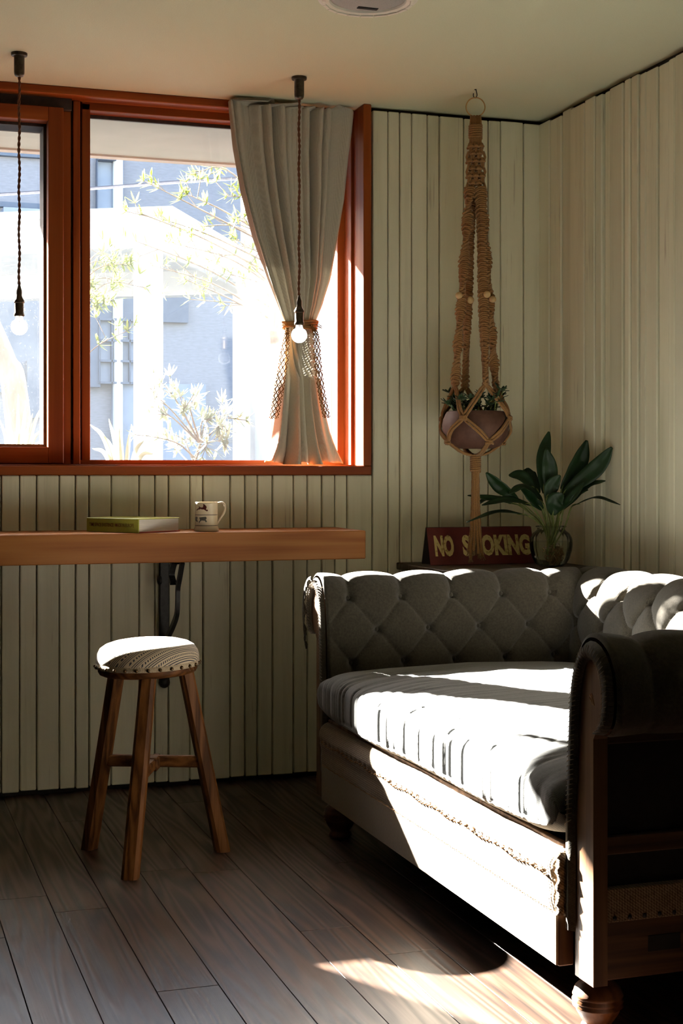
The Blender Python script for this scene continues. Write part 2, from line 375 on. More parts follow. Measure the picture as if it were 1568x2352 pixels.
# ------------------------------------------------------------------ the room
YW, XW, ZC = 4.97, 2.435, 2.40
XL, YF = -2.6, -1.6
WX0, WX1, WZ0 = -.32, 1.744, 1.071       # window casing outside edges (top reaches the ceiling)
wb_ = MB().prism([(XL - .2, -.2), (XW + .2, -.2), (XW + .2, 2.6), (WX1 + .01, 2.6), (WX1 + .01, WZ0 - .005), (WX0 - .01, WZ0 - .005), (WX0 - .01, 2.6), (XL - .2, 2.6)],
                 lambda p: (p[0], YW + .012, p[1]), lambda p: (p[0], YW + .22, p[1]))
wall_back = struct('wall_back', wb_, 'gap')
wall_right = struct('wall_right', MB().box(XW + .012, XW + .2, YF, YW + .012, -.2, 2.6), 'gap')
struct('wall_left', MB().box(XL - .2, XL, YF, YW + .012, -.2, 2.6), 'darkwall')
struct('wall_front', MB().box(XL - .2, XW + .2, YF - .2, YF, -.2, 2.6), 'darkwall')
struct('ceiling', MB().box(XL - .2, XW + .2, YF - .2, YW + .22, ZC, ZC + .25), 'ceiling')
floor = struct('floor', MB().box(XL - .2, XW + .2, YF - .2, YW + .22, -.2, -.012), 'floorbase')

seams = [44, 83, 135, 172, 203, 254, 318, 354, 385, 434, 464, 526, 560, 589, 623, 671, 703, 736, 766, 794, 852, 888, 915, 942, 978, 1006, 1062, 1118, 1146, 1199]
xs = [xY(p, YW) for p in seams] + [XW - .003]
lead = []; x = xs[0]
while x > XL + .1:
    x -= random.choice([.055, .075, .06, .09, .1]); lead.append(max(x, XL + .001))
xs = lead[::-1] + xs
rb = random.Random(3)
for a, b in zip(xs[:-1], xs[1:]):
    under = b <= WX1 + .02 and a >= WX0 - .02
    zt = WZ0 - .001 if under else ZC - .012 - rb.random() * .006
    out = rb.random() * .005
    obj('board', MB().box(a + .002, b - .002, YW - .012 - out, YW + .012, .012 + rb.random() * .004, zt), 'board', wall_back, bevel=.003)
rs = [1243.5, 1271, 1298, 1321, 1355, 1379, 1396, 1411, 1443, 1457, 1475, 1491, 1519, 1546, 1562]
ys = [min(yX(p, XW), YW - .004) for p in rs]
y = ys[-1]
while y > 1.2: y -= random.choice([.05, .07, .09, .11]); ys.append(y)
for a, b in zip(ys[:-1], ys[1:]):
    out = rb.random() * .012
    obj('board', MB().box(XW - .012 - out, XW + .012, b + .0038, a - .0038, .012, ZC - .012 - rb.random() * .012), 'board', wall_right, bevel=.004)
obj('board', MB().box(XW - .01, XW + .012, YF + .01, ys[-1] - .002, .012, ZC - .015), 'board', wall_right, bevel=.002)
for (x0, x1) in ((XL + .001, xs[0]),):
    pass

# floor planks, running towards the window
rf = random.Random(11); PW = .1325; fixed = {4: 3.29, 5: 3.07, 2: 2.42, 0: 3.62, 1: 3.0, 3: 3.86}
for i in range(-16, 16):
    x0 = .455 + i * PW; x1 = x0 + PW
    if x1 > XW: x1 = XW
    if x1 - x0 < .03: continue
    cut = fixed.get(i, 2.2 + rf.random() * 1.6); e = [YW]
    yy = cut
    while yy < YW - .25: e.append(yy); yy += 1.1 + rf.random() * .5
    e = sorted(e, reverse=True); yy = cut
    while yy > .9: yy -= 1.05 + rf.random() * .6; e.append(yy)
    e.append(YF)
    for a, b in zip(e[:-1], e[1:]):
        obj('plank', MB().box(x0 + .001, x1 - .001, b + .001, a - .001, -.012, -rf.random() * .0006), 'plank', floor, bevel=.0005)

# ------------------------------------------------------------------ the window
def wpart(name, x0, x1, y0, y1, z0, z1, m, par, bev=.002):
    return obj(name, MB().box(x0, x1, y0, y1, z0, z1), m, par, bevel=bev)
win = struct('window_1', MB().box(WX0, WX1, 4.93, 5.04, WZ0, 1.103), 'frame_x', bevel=.003)
win['label'] = 'wide orange timber window with sliding sash over the counter'
MID = .253
mir = lambda x: 2 * MID - x
wpart('sill_step', WX0, WX1, 5.04, 5.12, 1.04, 1.1075, 'frame_x', win)
wpart('sill_rail', WX0, WX1, 5.12, 5.20, 1.04, 1.124, 'frame_x', win)
wpart('casing', 1.714, WX1, 4.93, 5.04, 1.103, ZC, 'frame_z', win, .003)
wpart('casing', WX0, -.285, 4.93, 5.04, 1.103, ZC, 'frame_z', win, .003)
wpart('jamb', 1.7036, 1.78, 5.04, 5.12, 1.103, ZC, 'frame_z', win)
wpart('jamb', -.36, -.27, 5.04, 5.12, 1.103, ZC, 'frame_z', win)
wpart('frame_stile', 1.678, 1.78, 5.12, 5.20, 1.12, ZC, 'frame_z', win)
wpart('frame_stile', -.36, -.25, 5.12, 5.20, 1.12, ZC, 'frame_z', win)
wpart('curtain_rail', -.285, 1.714, 5.03, 5.055, 2.371, ZC, 'frame_x', win, .003)
wpart('head_lining', -.27, 1.7036, 5.055, 5.12, 2.374, ZC, 'frame_x', win)
for x0, x1 in ((.739, 1.678),):
    wpart('head_rail', x0, x1, 5.12, 5.20, 2.347, ZC, 'frame_x', win)
    wpart('gasket', x0, x1, 5.184, 5.196, 2.335, 2.347, 'gasket', win, 0)
    wpart('pane', min(x0 + .02, x0 + .02), x1 - (.0 if x0 > 0 else .02), 5.190, 5.195, 1.118, 2.345, 'pane', win, 0)
for s in (lambda a, b: (a, b), lambda a, b: (mir(b), mir(a))):
    a, b = s(.739, .768); wpart('frame_stile', a, b, 5.12, 5.20, 1.12, 2.37, 'frame_z', win)
    a, b = s(.707, .731); wpart('mullion_strip', a, b, 5.105, 5.20, 1.108, 2.374, 'frame_z', win)
    a, b = s(.672, .700); wpart('mullion_strip', a, b, 5.112, 5.20, 1.108, 2.374, 'frame_z', win)
    a, b = s(.66, .75); wpart('mullion_core', a, b, 5.135, 5.24, 1.04, 2.40, 'gasket', win, 0)
    a, b = s(.616, .668)
    wpart('sash_stile', a, b, 5.06, 5.118, 1.111, 2.334, 'frame_z', win)
    a, b = s(.606, .668); wpart('sash_edge', a, b, 5.118, 5.225, 1.111, 2.334, 'gasket', win, .001)
wpart('sash_rail', mir(.616), .616, 5.06, 5.118, 2.286, 2.334, 'frame_x', win)
wpart('sash_rail', mir(.616), .616, 5.06, 5.118, 1.111, 1.1675, 'frame_x', win)
wpart('sash_edge', mir(.606), .606, 5.118, 5.225, 2.276, 2.334, 'gasket', win, .001)
wpart('sash_edge', mir(.606), .606, 5.118, 5.225, 1.111, 1.1775, 'gasket', win, .001)
wpart('sash_track', mir(.70), .70, 5.09, 5.20, 2.334, 2.376, 'gasket', win, .001)
wpart('pane', mir(.61), .61, 5.205, 5.21, 1.17, 2.28, 'pane_dusty', win, 0)
# outer lining so that no light slips round the frame
wpart('outer_lining', 1.70, 1.80, 5.18, 5.26, 1.0, 2.6, 'frame_z', win, 0)
wpart('outer_lining', -.42, -.26, 5.10, 5.26, 1.0, 2.6, 'frame_z', win, 0)
wpart('outer_sill', -.42, 1.80, 5.19, 5.30, 1.0, 1.09, 'frame_x', win, 0)

# ------------------------------------------------------------------ sofa
SXF, AXF, SY0, SY1 = 1.28, 1.307, 2.55, 4.08      # apron front, arm front, seat between the arms
sofa = thing('sofa', (1.8, 3.3, 0), 'grey-brown button-tufted sofa with rolled arms and exposed burlap front', 'sofa')
PROF = [(-.012, .40), (-.004, .50), (.0, .58), (.008, .66), (.026, .715), (.058, .752), (.098, .757), (.135, .735), (.157, .69), (.157, .64), (.14, .605), (.115, .592)]
def resample(P, n):
    c = spline([(a, b, 0) for a, b in P], 400); L = [0]
    for i in range(1, len(c)): L.append(L[-1] + (c[i] - c[i - 1]).length)
    out = []; j = 0
    for k in range(n):
        t = L[-1] * k / (n - 1)
        while j < len(L) - 2 and L[j + 1] < t: j += 1
        u = (t - L[j]) / max(L[j + 1] - L[j], 1e-9); out.append((c[j].lerp(c[j + 1], u), t))
    return out
NP = 130
RP = resample(PROF, NP)
ROW0, ROWQ, BP = .515, .096, .166     # height of the lowest button row, row spacing, button pitch
w_at = lambda z: next(t for p, t in RP if p.y >= z)
W0 = w_at(ROW0)
def tuft(u, w, u0):
    r = (w - W0) / ROWQ; a = (u - u0) / BP
    rc = min(max(r, 0), 2)
    h = math.sqrt(abs(math.sin(math.pi * (a + rc / 2)) * math.sin(math.pi * (a - rc / 2))) + 1e-9)
    h = h ** .42
    if r > 2: h = h * max(0, 1 - (r - 2) / 6.) + .8 * min(1, (r - 2) / 6.)
    d2 = 9.
    for k in (0, 1, 2):
        uu = a - (.5 if k == 1 else 0); du = (uu - round(uu)) * BP; dw = w - (W0 + k * ROWQ); d2 = min(d2, du * du + dw * dw)
    return .022 * h - .016 * math.exp(-d2 / (.012 ** 2))
def padded(length, u0, place, nu, ends=(True, True)):
    rows = []
    for i in range(nu + 1):
        u = length * i / nu; row = []
        e = 1.
        if ends[0]: e = min(e, u / .045)
        if ends[1]: e = min(e, (length - u) / .045)
        e = max(0., min(1., e)); e = math.sin(e * math.pi / 2)
        for k in range(NP):
            p, w = RP[k]; q = RP[min(k + 1, NP - 1)][0] - RP[max(k - 1, 0)][0]; q.normalize(); nx, nz = -q.y, q.x
            h = tuft(u, w, u0) * e + (1 - e) * (.020 if e > 0 else .012)
            h += .0022 * noise.noise(Vector((u * 14, w * 14, u0 * 9)))
            tail = max(0., min(1., (RP[-1][1] - w) / .05)); h *= tail
            row.append(place(u, p.x + nx * h, p.y + nz * h))
        rows.append(row)
    return MB().grid(rows)
def buttons(parent, n, u0, length, place):
    me = None
    for k in (0, 1, 2):
        p = next(p for p, t in RP if t >= W0 + k * ROWQ)
        for i in range(n + 1):
            u = u0 + (i + (.5 if k == 1 else 0)) * BP
            if u < .03 or u > length - .03: continue
            if me is None: me = mesh('button', MB().ball((0, 0, 0), .008, 10, 6), 'tweed', smooth=True)
            obj('button', me, 'tweed', parent, loc=Vector(place(u, p.x + .009, p.y)))
AL = .86
far = lambda u, d, z: (AXF + u, SY1 + .02 + d, z)
near = lambda u, d, z: (AXF + u, SY0 - .02 - d, z)
bk = lambda u, d, z: (2.125 + d * 1.25, 2.44 + u, z + .004)
arm_far = obj('arm', padded(AL, .078, far, 172, (True, False)), 'tweed', sofa, smooth=True); arm_far['label'] = 'far rolled arm with deep diamond buttoning'
buttons(arm_far, 6, .078, AL, far)
arm_near = obj('arm', padded(AL, .078, near, 172, (True, False)), 'tweed', sofa, smooth=True); arm_near['label'] = 'near rolled arm seen from its shaded outer side'
buttons(arm_near, 6, .078, AL, near)
back = obj('back', padded(1.75, .06, bk, 350, (False, False)), 'tweed', sofa, smooth=True); back['label'] = 'tufted backrest catching the sun'
buttons(back, 11, .06, 1.75, bk)
def arm_front(place, arm, ragged):
    prof = [(p.x, p.y) for p, t in RP[::4]]
    cx0, cz0 = .075, .66
    def inset(p, k):                       # towards the spine of the arm
        x, z = p; sx, sz = .075, min(z, .675); d = Vector((sx - x, sz - z)); L = d.length
        return (x + d.x / L * min(k, L * .9), z + d.y / L * min(k, L * .9))
    low = [(-.012, .14)]
    band = [(-.012, .20), (-.012, .30)] + prof
    rows = []
    for k, dx in ((-.006, -.002), (.004, -.012), (.018, -.014), (.030, -.004)):
        rows.append([place(dx, *inset(p, k)) for p in band])
    obj('front_band', MB().grid(rows), 'tweed', arm, smooth=True)
    core = [inset(p, .024) for p in band]
    poly = core + [(.085, .58), (.085, .115), (.012, .115)]
    f = obj('front_panel', MB().prism(poly, lambda p: place(-.002, *p), lambda p: place(.028, *p)), 'sofawood', arm)
    f['label'] = 'bare wooden arm front'
    st = MB()
    pts = [inset(p, .014) for p in band]; c = spline([(a, b, 0) for a, b in pts], 70)
    for i in range(4, 68):
        a = inset((c[i].x, c[i].y), -.012); b = inset((c[min(i + 1, 69)].x, c[min(i + 1, 69)].y), .012)
        st.tube([place(-.013, *a), place(-.018, (a[0] + b[0]) / 2, (a[1] + b[1]) / 2), place(-.012, *b)], .0008, 4)
    s = obj('stitching', st, 'palethread', arm); s['kind'] = 'stuff'
    if ragged:                             # torn cloth hanging at the outer side of the roll
        pts = [(.085, .768), (.125, .757), (.158, .722), (.172, .68), (.172, .64), (.163, .60), (.150, .568), (.138, .545)]
        c = spline([(a, b, 0) for a, b in pts], 60); rows = []
        for j in range(7):
            row = []
            for i, p in enumerate(c):
                q_ = i / 59; wd = (.012 + .020 * math.sin(math.pi * min(1, q_ * 1.15)) ** 2 + .006 * math.sin(i * 1.1) * math.sin(i * .37 + 1)) * (j / 6) * (1 - .8 * max(0, q_ - .75) / .25)
                row.append(place(-.017 - .004 * math.sin(j * .9 + i * .45) * (j / 6), p.x - wd * (.35 + .65 * q_), p.y - wd * (.9 - .8 * q_)))
            rows.append(row)
        t = obj('torn_edge', MB().grid(rows), 'tweed', arm, smooth=True); t['label'] = 'frayed torn cloth edge'
        m_ = t.modifiers.new('thick', 'SOLIDIFY'); m_.thickness = .003
    return f
arm_front(far, arm_far, True); arm_front(near, arm_near, False)
tf = MB()
for k in range(12):
    p_ = Vector(near(-.014, .108 + random.uniform(-.004, .004), .648)); tf.tube([p_, p_ + Vector((-.004, random.uniform(-.004, .006), .012 + .012 * random.random()))], .0009, 4)
o_ = obj('loose_tuft', tf, 'jute', arm_near); o_['kind'] = 'stuff'
# seat cushion: one long loose cushion with cross wrinkles
def cushion():
    rows = []; NY, NS = 300, 120
    X0, X1 = SXF - .012, 2.135; Y0, Y1 = SY0 - .012, SY1 + .012
    hx, hz = (X1 - X0) / 2, .073; cxm = (X0 + X1) / 2
    for i in range(NY + 1):
        v = -1 + 2 * i / NY
        ee = (1 - abs(v) ** 9) ** (1 / 3.2) if abs(v) < 1 else 0.
        ee = max(ee, .02); Y = (Y0 + Y1) / 2 + v * (Y1 - Y0) / 2; row = []
        for k in range(NS):
            a = 2 * math.pi * k / NS; ca, sa = math.cos(a), math.sin(a)
            qx = math.copysign(abs(ca) ** .20, ca); qz = math.copysign(abs(sa) ** .42, sa)
            x = cxm + qx * hx * (1 - .012 * (1 - ee)); crown = .030 * (1 - (qx * .95) ** 2) * (1 if sa > 0 else .1)
            z = .425 + qz * hz * ee + crown * ee
            fr = max(0., min(1., (1.75 - x) / .5)); top = 1. if sa > -.3 else .25
            s_ = Y * 1.0 + .20 * (x - 1.3) ** 2 - .10 * (x - 1.3) + .05 * noise.noise(Vector((x * 2.2, Y * 1.4, 3.)))
            w1 = noise.noise(Vector((s_ * 9, x * 1.4, 1.7))); w2 = noise.noise(Vector((s_ * 15, x * 1.6, 9.3))); w3 = noise.noise(Vector((s_ * 36, x * 2.5, 4.1))); w4 = noise.noise(Vector((s_ * 80, x * 6., 2.)))
            mk_ = max(0., min(1., .55 + 1.6 * noise.noise(Vector((x * 3, Y * 2.2, 5.)))))
            rid = .0065 * w1 - .0105 * (1 - abs(w2)) ** 11 * mk_ - .0050 * (1 - abs(w3)) ** 9 + .0012 * w4
            rid = rid * (.35 + .65 * fr) * top
            n_ = Vector((qx * .7 if abs(qx) > .93 else 0, 0, sa)); n_ = n_.normalized() if n_.length > .01 else Vector((ca, 0, sa))
            row.append((x + n_.x * rid, Y, z + n_.z * rid + .006 * noise.noise(Vector((x * 5, Y * 3, 0)))))
        rows.append(row)
    m = MB().grid(rows, closed_u=True)
    m.f.append(tuple(range(NS - 1, -1, -1))); m.f.append(tuple(NY * NS + k for k in range(NS)))
    return m
cu = obj('seat_cushion', cushion(), 'denim', sofa, smooth=60); cu['label'] = 'wrinkled blue-grey seat cushion'
# apron: burlap roll over a canvas strip
def apron():
    rows = []
    prof = [(.06, .318), (.045, .340), (.022, .349), (.004, .340), (-.006, .318), (-.005, .292), (.000, .27), (-.001, .25), (.002, .226), (.004, .222)]
    c = spline([(a, b, 0) for a, b in prof], 40); n = 240
    for i in range(n + 1):
        y = SY0 - .004 + (SY1 - .015 - SY0) * i / n; row = []
        for k, p in enumerate(c):
            d = .003 * noise.noise(Vector((y * 9, k * .12, 2))) - (.004 if abs(p.y - .30) < .006 and (i % 6) < 3 else 0)
            end = .012 * max(0, 1 - i / 6) ** 2
            row.append((SXF + p.x - d + end, y, p.y + .004 * noise.noise(Vector((y * 5, 0, 7)))))
        rows.append(row)
    return MB().grid(rows)
ap = obj('apron', apron(), 'burlap', sofa, smooth=True); ap['label'] = 'burlap-covered front edge roll'
m_ = ap.modifiers.new('thick', 'SOLIDIFY'); m_.thickness = .004
obj('apron_board', MB().box(SXF + .006, SXF + .04, SY0, SY1 - .02, .122, .30), 'sofawood', sofa, bevel=.003)
obj('apron_strip', MB().box(SXF + .001, SXF + .006, SY0 + .001, SY1 - .02, .125, .226), 'canvas', sofa, bevel=.001)
st = MB()
for k in range(74):
    y = SY0 + .03 + k * .0198; z = .298 + .003 * math.sin(k * .7)
    st.tube([(SXF - .004, y, z), (SXF - .0085, y + .005, z - .002), (SXF - .004, y + .011, z - .005)], .0018, 5)
for k in range(120):
    y = SY0 + .02 + k * .0123; z = .229 + .001 * math.sin(k * 1.7)
    st.tube([(SXF - .000, y, z), (SXF - .004, y + .003, z), (SXF - .000, y + .0065, z)], .0008, 4)
s = obj('stitching', st, 'thread', ap); s['kind'] = 'stuff'
eb = MB(); rows = []                                     # burlap turned round the near end of the apron
for i in range(14):
    z = .224 + (.346 - .224) * i / 13; rows.append([(SXF + .001 + .004 * math.sin(i * 1.9), SY0 - .002, z), (SXF + .010, SY0 - .011 - .002 * math.sin(i * 2.3), z), (SXF + .024, SY0 - .010, z - .001), (SXF + .034, SY0 - .004, z)])
o_ = obj('apron_end', eb.grid(rows), 'burlap', ap, smooth=True); m_ = o_.modifiers.new('thick', 'SOLIDIFY'); m_.thickness = .003
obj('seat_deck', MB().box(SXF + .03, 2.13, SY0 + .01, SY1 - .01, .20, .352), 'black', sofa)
obj('deck_rail', MB().box(SXF + .022, SXF + .034, SY0 + .01, SY1 - .02, .335, .358), 'sofawood', sofa, bevel=.002)
# outer sides of the arms: posts, rails, burlap strip
for (ya, yb, pl) in ((2.463, 2.50, near), (4.13, 4.167, far)):
    obj('recess_shade_panel', MB().box(AXF + .03, 2.25, min(ya, yb) + .012, max(ya, yb) + .012, .115, .62), 'black', sofa)  # near-black panel paints the shade of the open recess
    yo = ya - .002 if ya < 3 else yb + .002
    y0, y1 = sorted((yo, yo + (.02 if ya < 3 else -.02)))
    obj('side_rail', MB().box(AXF + .03, 2.25, y0, y1, .565, .61), 'sofawood_x', sofa, bevel=.003)
    obj('side_rail', MB().box(AXF + .03, 2.25, y0, y1, .355, .392), 'sofawood_x', sofa, bevel=.003)
    obj('side_rail', MB().box(AXF + .03, 2.25, y0, y1, .118, .235), 'sofawood_x', sofa, bevel=.003)
    b = obj('side_burlap', MB().box(AXF + .034, 2.25, y0 - .003, y1 + .003, .228, .292), 'burlap', sofa, bevel=.002)
    if ya < 3:
        me = mesh('tack', MB().ball((0, 0, 0), .0045, 8, 5, (1, .6, 1)), 'iron', smooth=True)
        for k in range(14): obj('tack', me, 'iron', b, loc=(AXF + .05 + k * .032, y0 - .004, .236))
        obj('hand_hole', MB().box(1.43, 1.50, y0 - .0015, y0 + .01, .165, .195), 'black', sofa)  # black block painted as the dark inside a hole
obj('post_side', MB().box(AXF + .026, AXF + .034, 2.462, 2.50, .115, .60), 'sofawood', sofa, bevel=.002)
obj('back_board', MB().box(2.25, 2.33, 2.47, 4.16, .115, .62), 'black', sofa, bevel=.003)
LEG = [(.030, .125), (.030, .112), (.022, .106), (.034, .098), (.044, .088), (.047, .078), (.049, .074), (.0445, .0695), (.050, .064), (.0435, .059), (.049, .054), (.0435, .0495), (.041, .042), (.031, .026), (.026, .020), (.032, .016), (.034, .008), (.028, 0)]
lm = mesh('leg', MB().lathe([(r, h) for r, h in LEG[::-1]], (0, 0, 0), 36), 'legwood', smooth=True)
for x, y in ((1.352, 2.515), (1.352, 4.10), (2.26, 2.515), (2.26, 4.10)): obj('leg', lm, 'legwood', sofa, loc=(x, y, .0005))

# ------------------------------------------------------------------ counter on its iron bracket
CZ, CYF, CXE = .885, 4.62, 1.614
counter = thing('wall_counter', (.3, 4.8, CZ), 'thick orange-brown wooden counter fixed under the window', 'counter')
obj('worktop', MB().box(-1.0, CXE, CYF, YW - .018, .790, CZ), 'counter', counter, bevel=.003)
BX = .994
br = MB().box(BX - .017, BX + .017, YW - .035, YW - .018, .36, .79)
bracket = obj('bracket', br, 'iron', counter, bevel=.003)
bracket['label'] = 'black cast iron bracket'
def strap(pts, w, t, name):
    c = spline([(0, a, b) for a, b in pts], 40); rows = []
    for i, p in enumerate(c):
        q = c[min(i + 1, 39)] - c[max(i - 1, 0)]; q.normalize(); nn = Vector((0, -q.z, q.y)) * t
        rows.append([(BX - w, p.y + nn.y, p.z + nn.z), (BX + w, p.y + nn.y, p.z + nn.z), (BX + w, p.y - nn.y, p.z - nn.z), (BX - w, p.y - nn.y, p.z - nn.z)])
    m = MB().grid(rows, closed_u=True); obj(name, m, 'iron', bracket, smooth=40)
strap([(4.645, .79), (4.68, .745), (4.715, .70), (4.72, .65), (4.735, .61), (4.80, .565), (4.88, .52), (4.937, .46)], .0065, .009, 'brace')
strap([(4.76, .79), (4.80, .765), (4.82, .735), (4.79, .71)], .010, .007, 'scroll')
strap([(4.70, .784), (4.935, .784)], .014, .005, 'top_arm')
obj('foot_boss', MB().ball((BX, YW - .03, .36), .02, 14, 8), 'iron', bracket, smooth=True)
obj('bolt', MB().ball((BX - .02, YW - .05, .712), .016, 14, 8, (.6, 1, 1)), 'iron', bracket, smooth=True)

# ------------------------------------------------------------------ book on the counter
bc = Vector((.850, 4.636, CZ)); al = R(18.3 + 36)
bs = Vector((-math.cos(al), math.sin(al), 0)); be = Vector((math.sin(al), math.cos(al), 0)); BT = .046; BLn, BWd = .235, .195
book = thing('book', bc, 'thick yellow-green book lying flat on the counter', 'book')
def bmap(u, v, z): return bc + bs * u + be * v + Vector((0, 0, z + .0006))
def slab(u0, u1, v0, v1, z0, z1):
    return MB().add([bmap(u0, v0, z0), bmap(u1, v0, z0), bmap(u1, v1, z0), bmap(u0, v1, z0), bmap(u0, v0, z1), bmap(u1, v0, z1), bmap(u1, v1, z1), bmap(u0, v1, z1)],
                    [(0, 1, 2, 3), (4, 7, 6, 5), (0, 4, 5, 1), (1, 5, 6, 2), (2, 6, 7, 3), (3, 7, 4, 0)])
obj('page_block', slab(.004, BLn - .004, .003, BWd - .004, .003, BT - .003), 'pages', book)
obj('front_cover', slab(0, BLn, 0, BWd, BT - .003, BT), 'cover', book, bevel=.0008)
o_ = obj('back_cover', slab(0, BLn, 0.002, BWd, 0, .0026), 'coverred', book, bevel=.0006); o_['label'] = 'red back cover'
sp_ = obj('spine', slab(0, BLn, -.0015, .003, 0, BT - .0005), 'cover', book, bevel=.0012)
textmesh('spine_lettering', 'TIME SPACE EXISTENCE \u00b7 MADE IN EUROPE', 'ink', lambda u, v: bmap(BLn - .014 - u, -.0021, .018 + v), BLn - .034, .0115, sp_, offset=.012)

# ------------------------------------------------------------------ mug on the counter
mc = at(474, 1219, 4.83); mc = Vector((mc.x, mc.y, CZ + .0006))
mug = thing('mug', mc, 'cream mug printed with a running hare and dog', 'mug')
MR = .0375
mp = [(.036, 0), (.0405, .001), (.0415, .005), (.040, .011), (.0378, .016), (MR, .022), (MR, .090), (.0385, .0945), (.0372, .0965), (.0355, .095), (.0345, .088), (.0345, .012), (.002, .009)]
obj('cup', MB().lathe(mp, mc, 48), 'mug', mug, smooth=50)
hd = spline([Vector(mc) + RGT * a + Vector((0, 0, b)) for a, b in ((.034, .091), (.050, .0945), (.060, .088), (.0625, .074), (.058, .060), (.049, .046), (.041, .034), (.035, .024))], 36)
rows = []
for i, p in enumerate(hd):
    q = (hd[min(i + 1, 35)] - hd[max(i - 1, 0)]).normalized(); nb = q.cross(FWD).normalized(); a_ = .0062 + .001 * abs(i - 18) / 18; b_ = .0036
    rows.append([p + FWD * (a_ * math.cos(t)) + nb * (b_ * math.sin(t)) for t in [2 * math.pi * k / 14 for k in range(14)]])
obj('handle', MB().grid(rows, closed_u=True), 'mug', mug, smooth=True)
def oncup(zx, zy, r=MR + .0004):
    s_ = max(-.98, min(.98, (zx - 690) / 392.)); th = math.asin(s_)
    d = RGT * math.sin(th) - FWD * math.cos(th); return Vector(mc) + d * r + Vector((0, 0, (1175 - zy) * .000112))
def decal(name, poly, mat):
    bm = bmesh.new(); vs_ = [bm.verts.new((p[0], p[1], 0)) for p in poly]; f = bm.faces.new(vs_)
    bmesh.ops.triangulate(bm, faces=bm.faces[:]); bmesh.ops.subdivide_edges(bm, edges=bm.edges[:], cuts=2, use_grid_fill=True)
    for v in bm.verts: v.co = oncup(v.co.x, v.co.y)
    me = bpy.data.meshes.new(name); bm.to_mesh(me); bm.free(); me.materials.append(MT[mat]); return obj(name, me, mat, mug)
HARE = [(385, 575), (375, 540), (400, 512), (450, 497), (465, 460), (455, 440), (475, 430), (490, 455), (550, 470), (600, 465), (640, 470), (652, 440), (620, 410), (605, 375), (630, 368), (655, 402), (668, 385), (690, 405), (720, 430), (735, 465), (720, 490), (690, 490), (690, 510), (710, 540), (740, 530), (772, 540), (774, 560), (760, 582), (720, 575), (680, 552), (640, 527), (560, 525), (520, 512), (480, 530), (430, 530), (405, 552)]
DOG = [(445, 900), (470, 880), (500, 850), (525, 830), (515, 800), (490, 790), (465, 790), (480, 765), (510, 760), (525, 790), (560, 815), (620, 805), (660, 800), (700, 805), (720, 780), (700, 740), (727, 760), (728, 800), (700, 825), (740, 870), (750, 890), (720, 880), (690, 858), (730, 905), (700, 900), (670, 860), (600, 840), (560, 850), (530, 870), (500, 890), (484, 935), (470, 935), (478, 900), (450, 910)]
decal('hare_print', HARE, 'hare'); decal('dog_print', DOG, 'dog')
decal('dog_print', [((x - 600) * .6 + 335, y) for x, y in DOG], 'dog')
for zy in (688, 1002, 332):
    z = (1175 - zy) * .000112
    obj('painted_band', MB().lathe([(MR + .0003, z - .0009), (MR + .0006, z), (MR + .0003, z + .0009)], mc, 48, capb=False, capt=False), 'band', mug, smooth=True)

# ------------------------------------------------------------------ stool
SC = Vector((.765, 4.035, 0))
stool = thing('stool', SC, 'three-legged worn wooden stool with striped padded seat', 'stool')
TILT = Matrix.Rotation(R(-1.6), 4, FWD) @ Matrix.Rotation(R(0.6), 4, RGT)
def st_at(r, a, z):
    p = Vector((r * math.cos(a), r * math.sin(a), z - .54)); return SC + Vector((0, 0, .54)) + TILT @ p
def stlathe(prof, n=64, wob=0.):
    return MB().grid([[st_at(r * (1 + wob * math.sin(3 * a + 1)), a, z) for a in [2 * math.pi * k / n for k in range(n)]] for r, z in prof], closed_u=True)
sb = stlathe([(.001, .520), (.125, .520), (.134, .524), (.138, .532), (.138, .545), (.132, .55), (.001, .55)])
obj('seat_board', sb, 'stoolwood_x', stool, smooth=40)
seat = obj('seat', stlathe([(.139, .546), (.143, .556), (.1435, .566), (.140, .580), (.131, .594), (.115, .604), (.09, .611), (.06, .615), (.03, .617), (.001, .6175)], wob=.006), 'stoolseat', stool, smooth=True)
seat['label'] = 'cream and navy striped padded seat'
obj('gimp', stlathe([(.1395, .540), (.1432, .541), (.1442, .548), (.1432, .555), (.141, .556)]), 'gimp', seat, smooth=True)
tm = mesh('tack', MB().ball((0, 0, 0), .0052, 10, 6), 'brass', smooth=True)
for k in range(28): obj('tack', tm, 'brass', seat, loc=st_at(.1445, 2 * math.pi * k / 28 + .05, .5465))
th = MB()
for k in range(14):
    a = random.random() * 6.28; p = st_at(.1445, a, .543); q = Vector((random.uniform(-.012, .012), random.uniform(-.012, .012), random.uniform(-.022, .006)))
    th.tube(spline([p, p + q * .5 + Vector((0, 0, .004)), p + q], 6), .0005, 4)
o_ = obj('loose_threads', th, 'palethread', seat); o_['kind'] = 'stuff'
def leg(top, bot, w):
    top, bot = Vector(top), Vector(bot); rows = []; d = (bot - top); out = Vector((bot.x - SC.x, bot.y - SC.y, 0)).normalized(); sd = Vector((-out.y, out.x, 0))
    for i in range(13):
        t = i / 12; p = top + d * t; k = 1 + .05 * noise.noise(Vector((t * 4, bot.x * 9, 0))) + .04 * t
        ring = []
        for (a, b) in ((-1, -.6), (-.6, -1), (.6, -1), (1, -.6), (1, .6), (.6, 1), (-.6, 1), (-1, .6)): ring.append(p + sd * (a * w * k) + out * (b * w * .9 * k))
        rows.append(ring)
    m = MB().grid(rows, closed_u=True); m.f.append(tuple(range(7, -1, -1))); m.f.append(tuple(12 * 8 + k for k in range(8))); return m
LG = [((.745, 3.925, .522), (.684, 3.855, .001)), ((.69, 4.10, .522), (.627, 4.198, .001)), ((.872, 4.03, .522), (.983, 4.055, .001))]
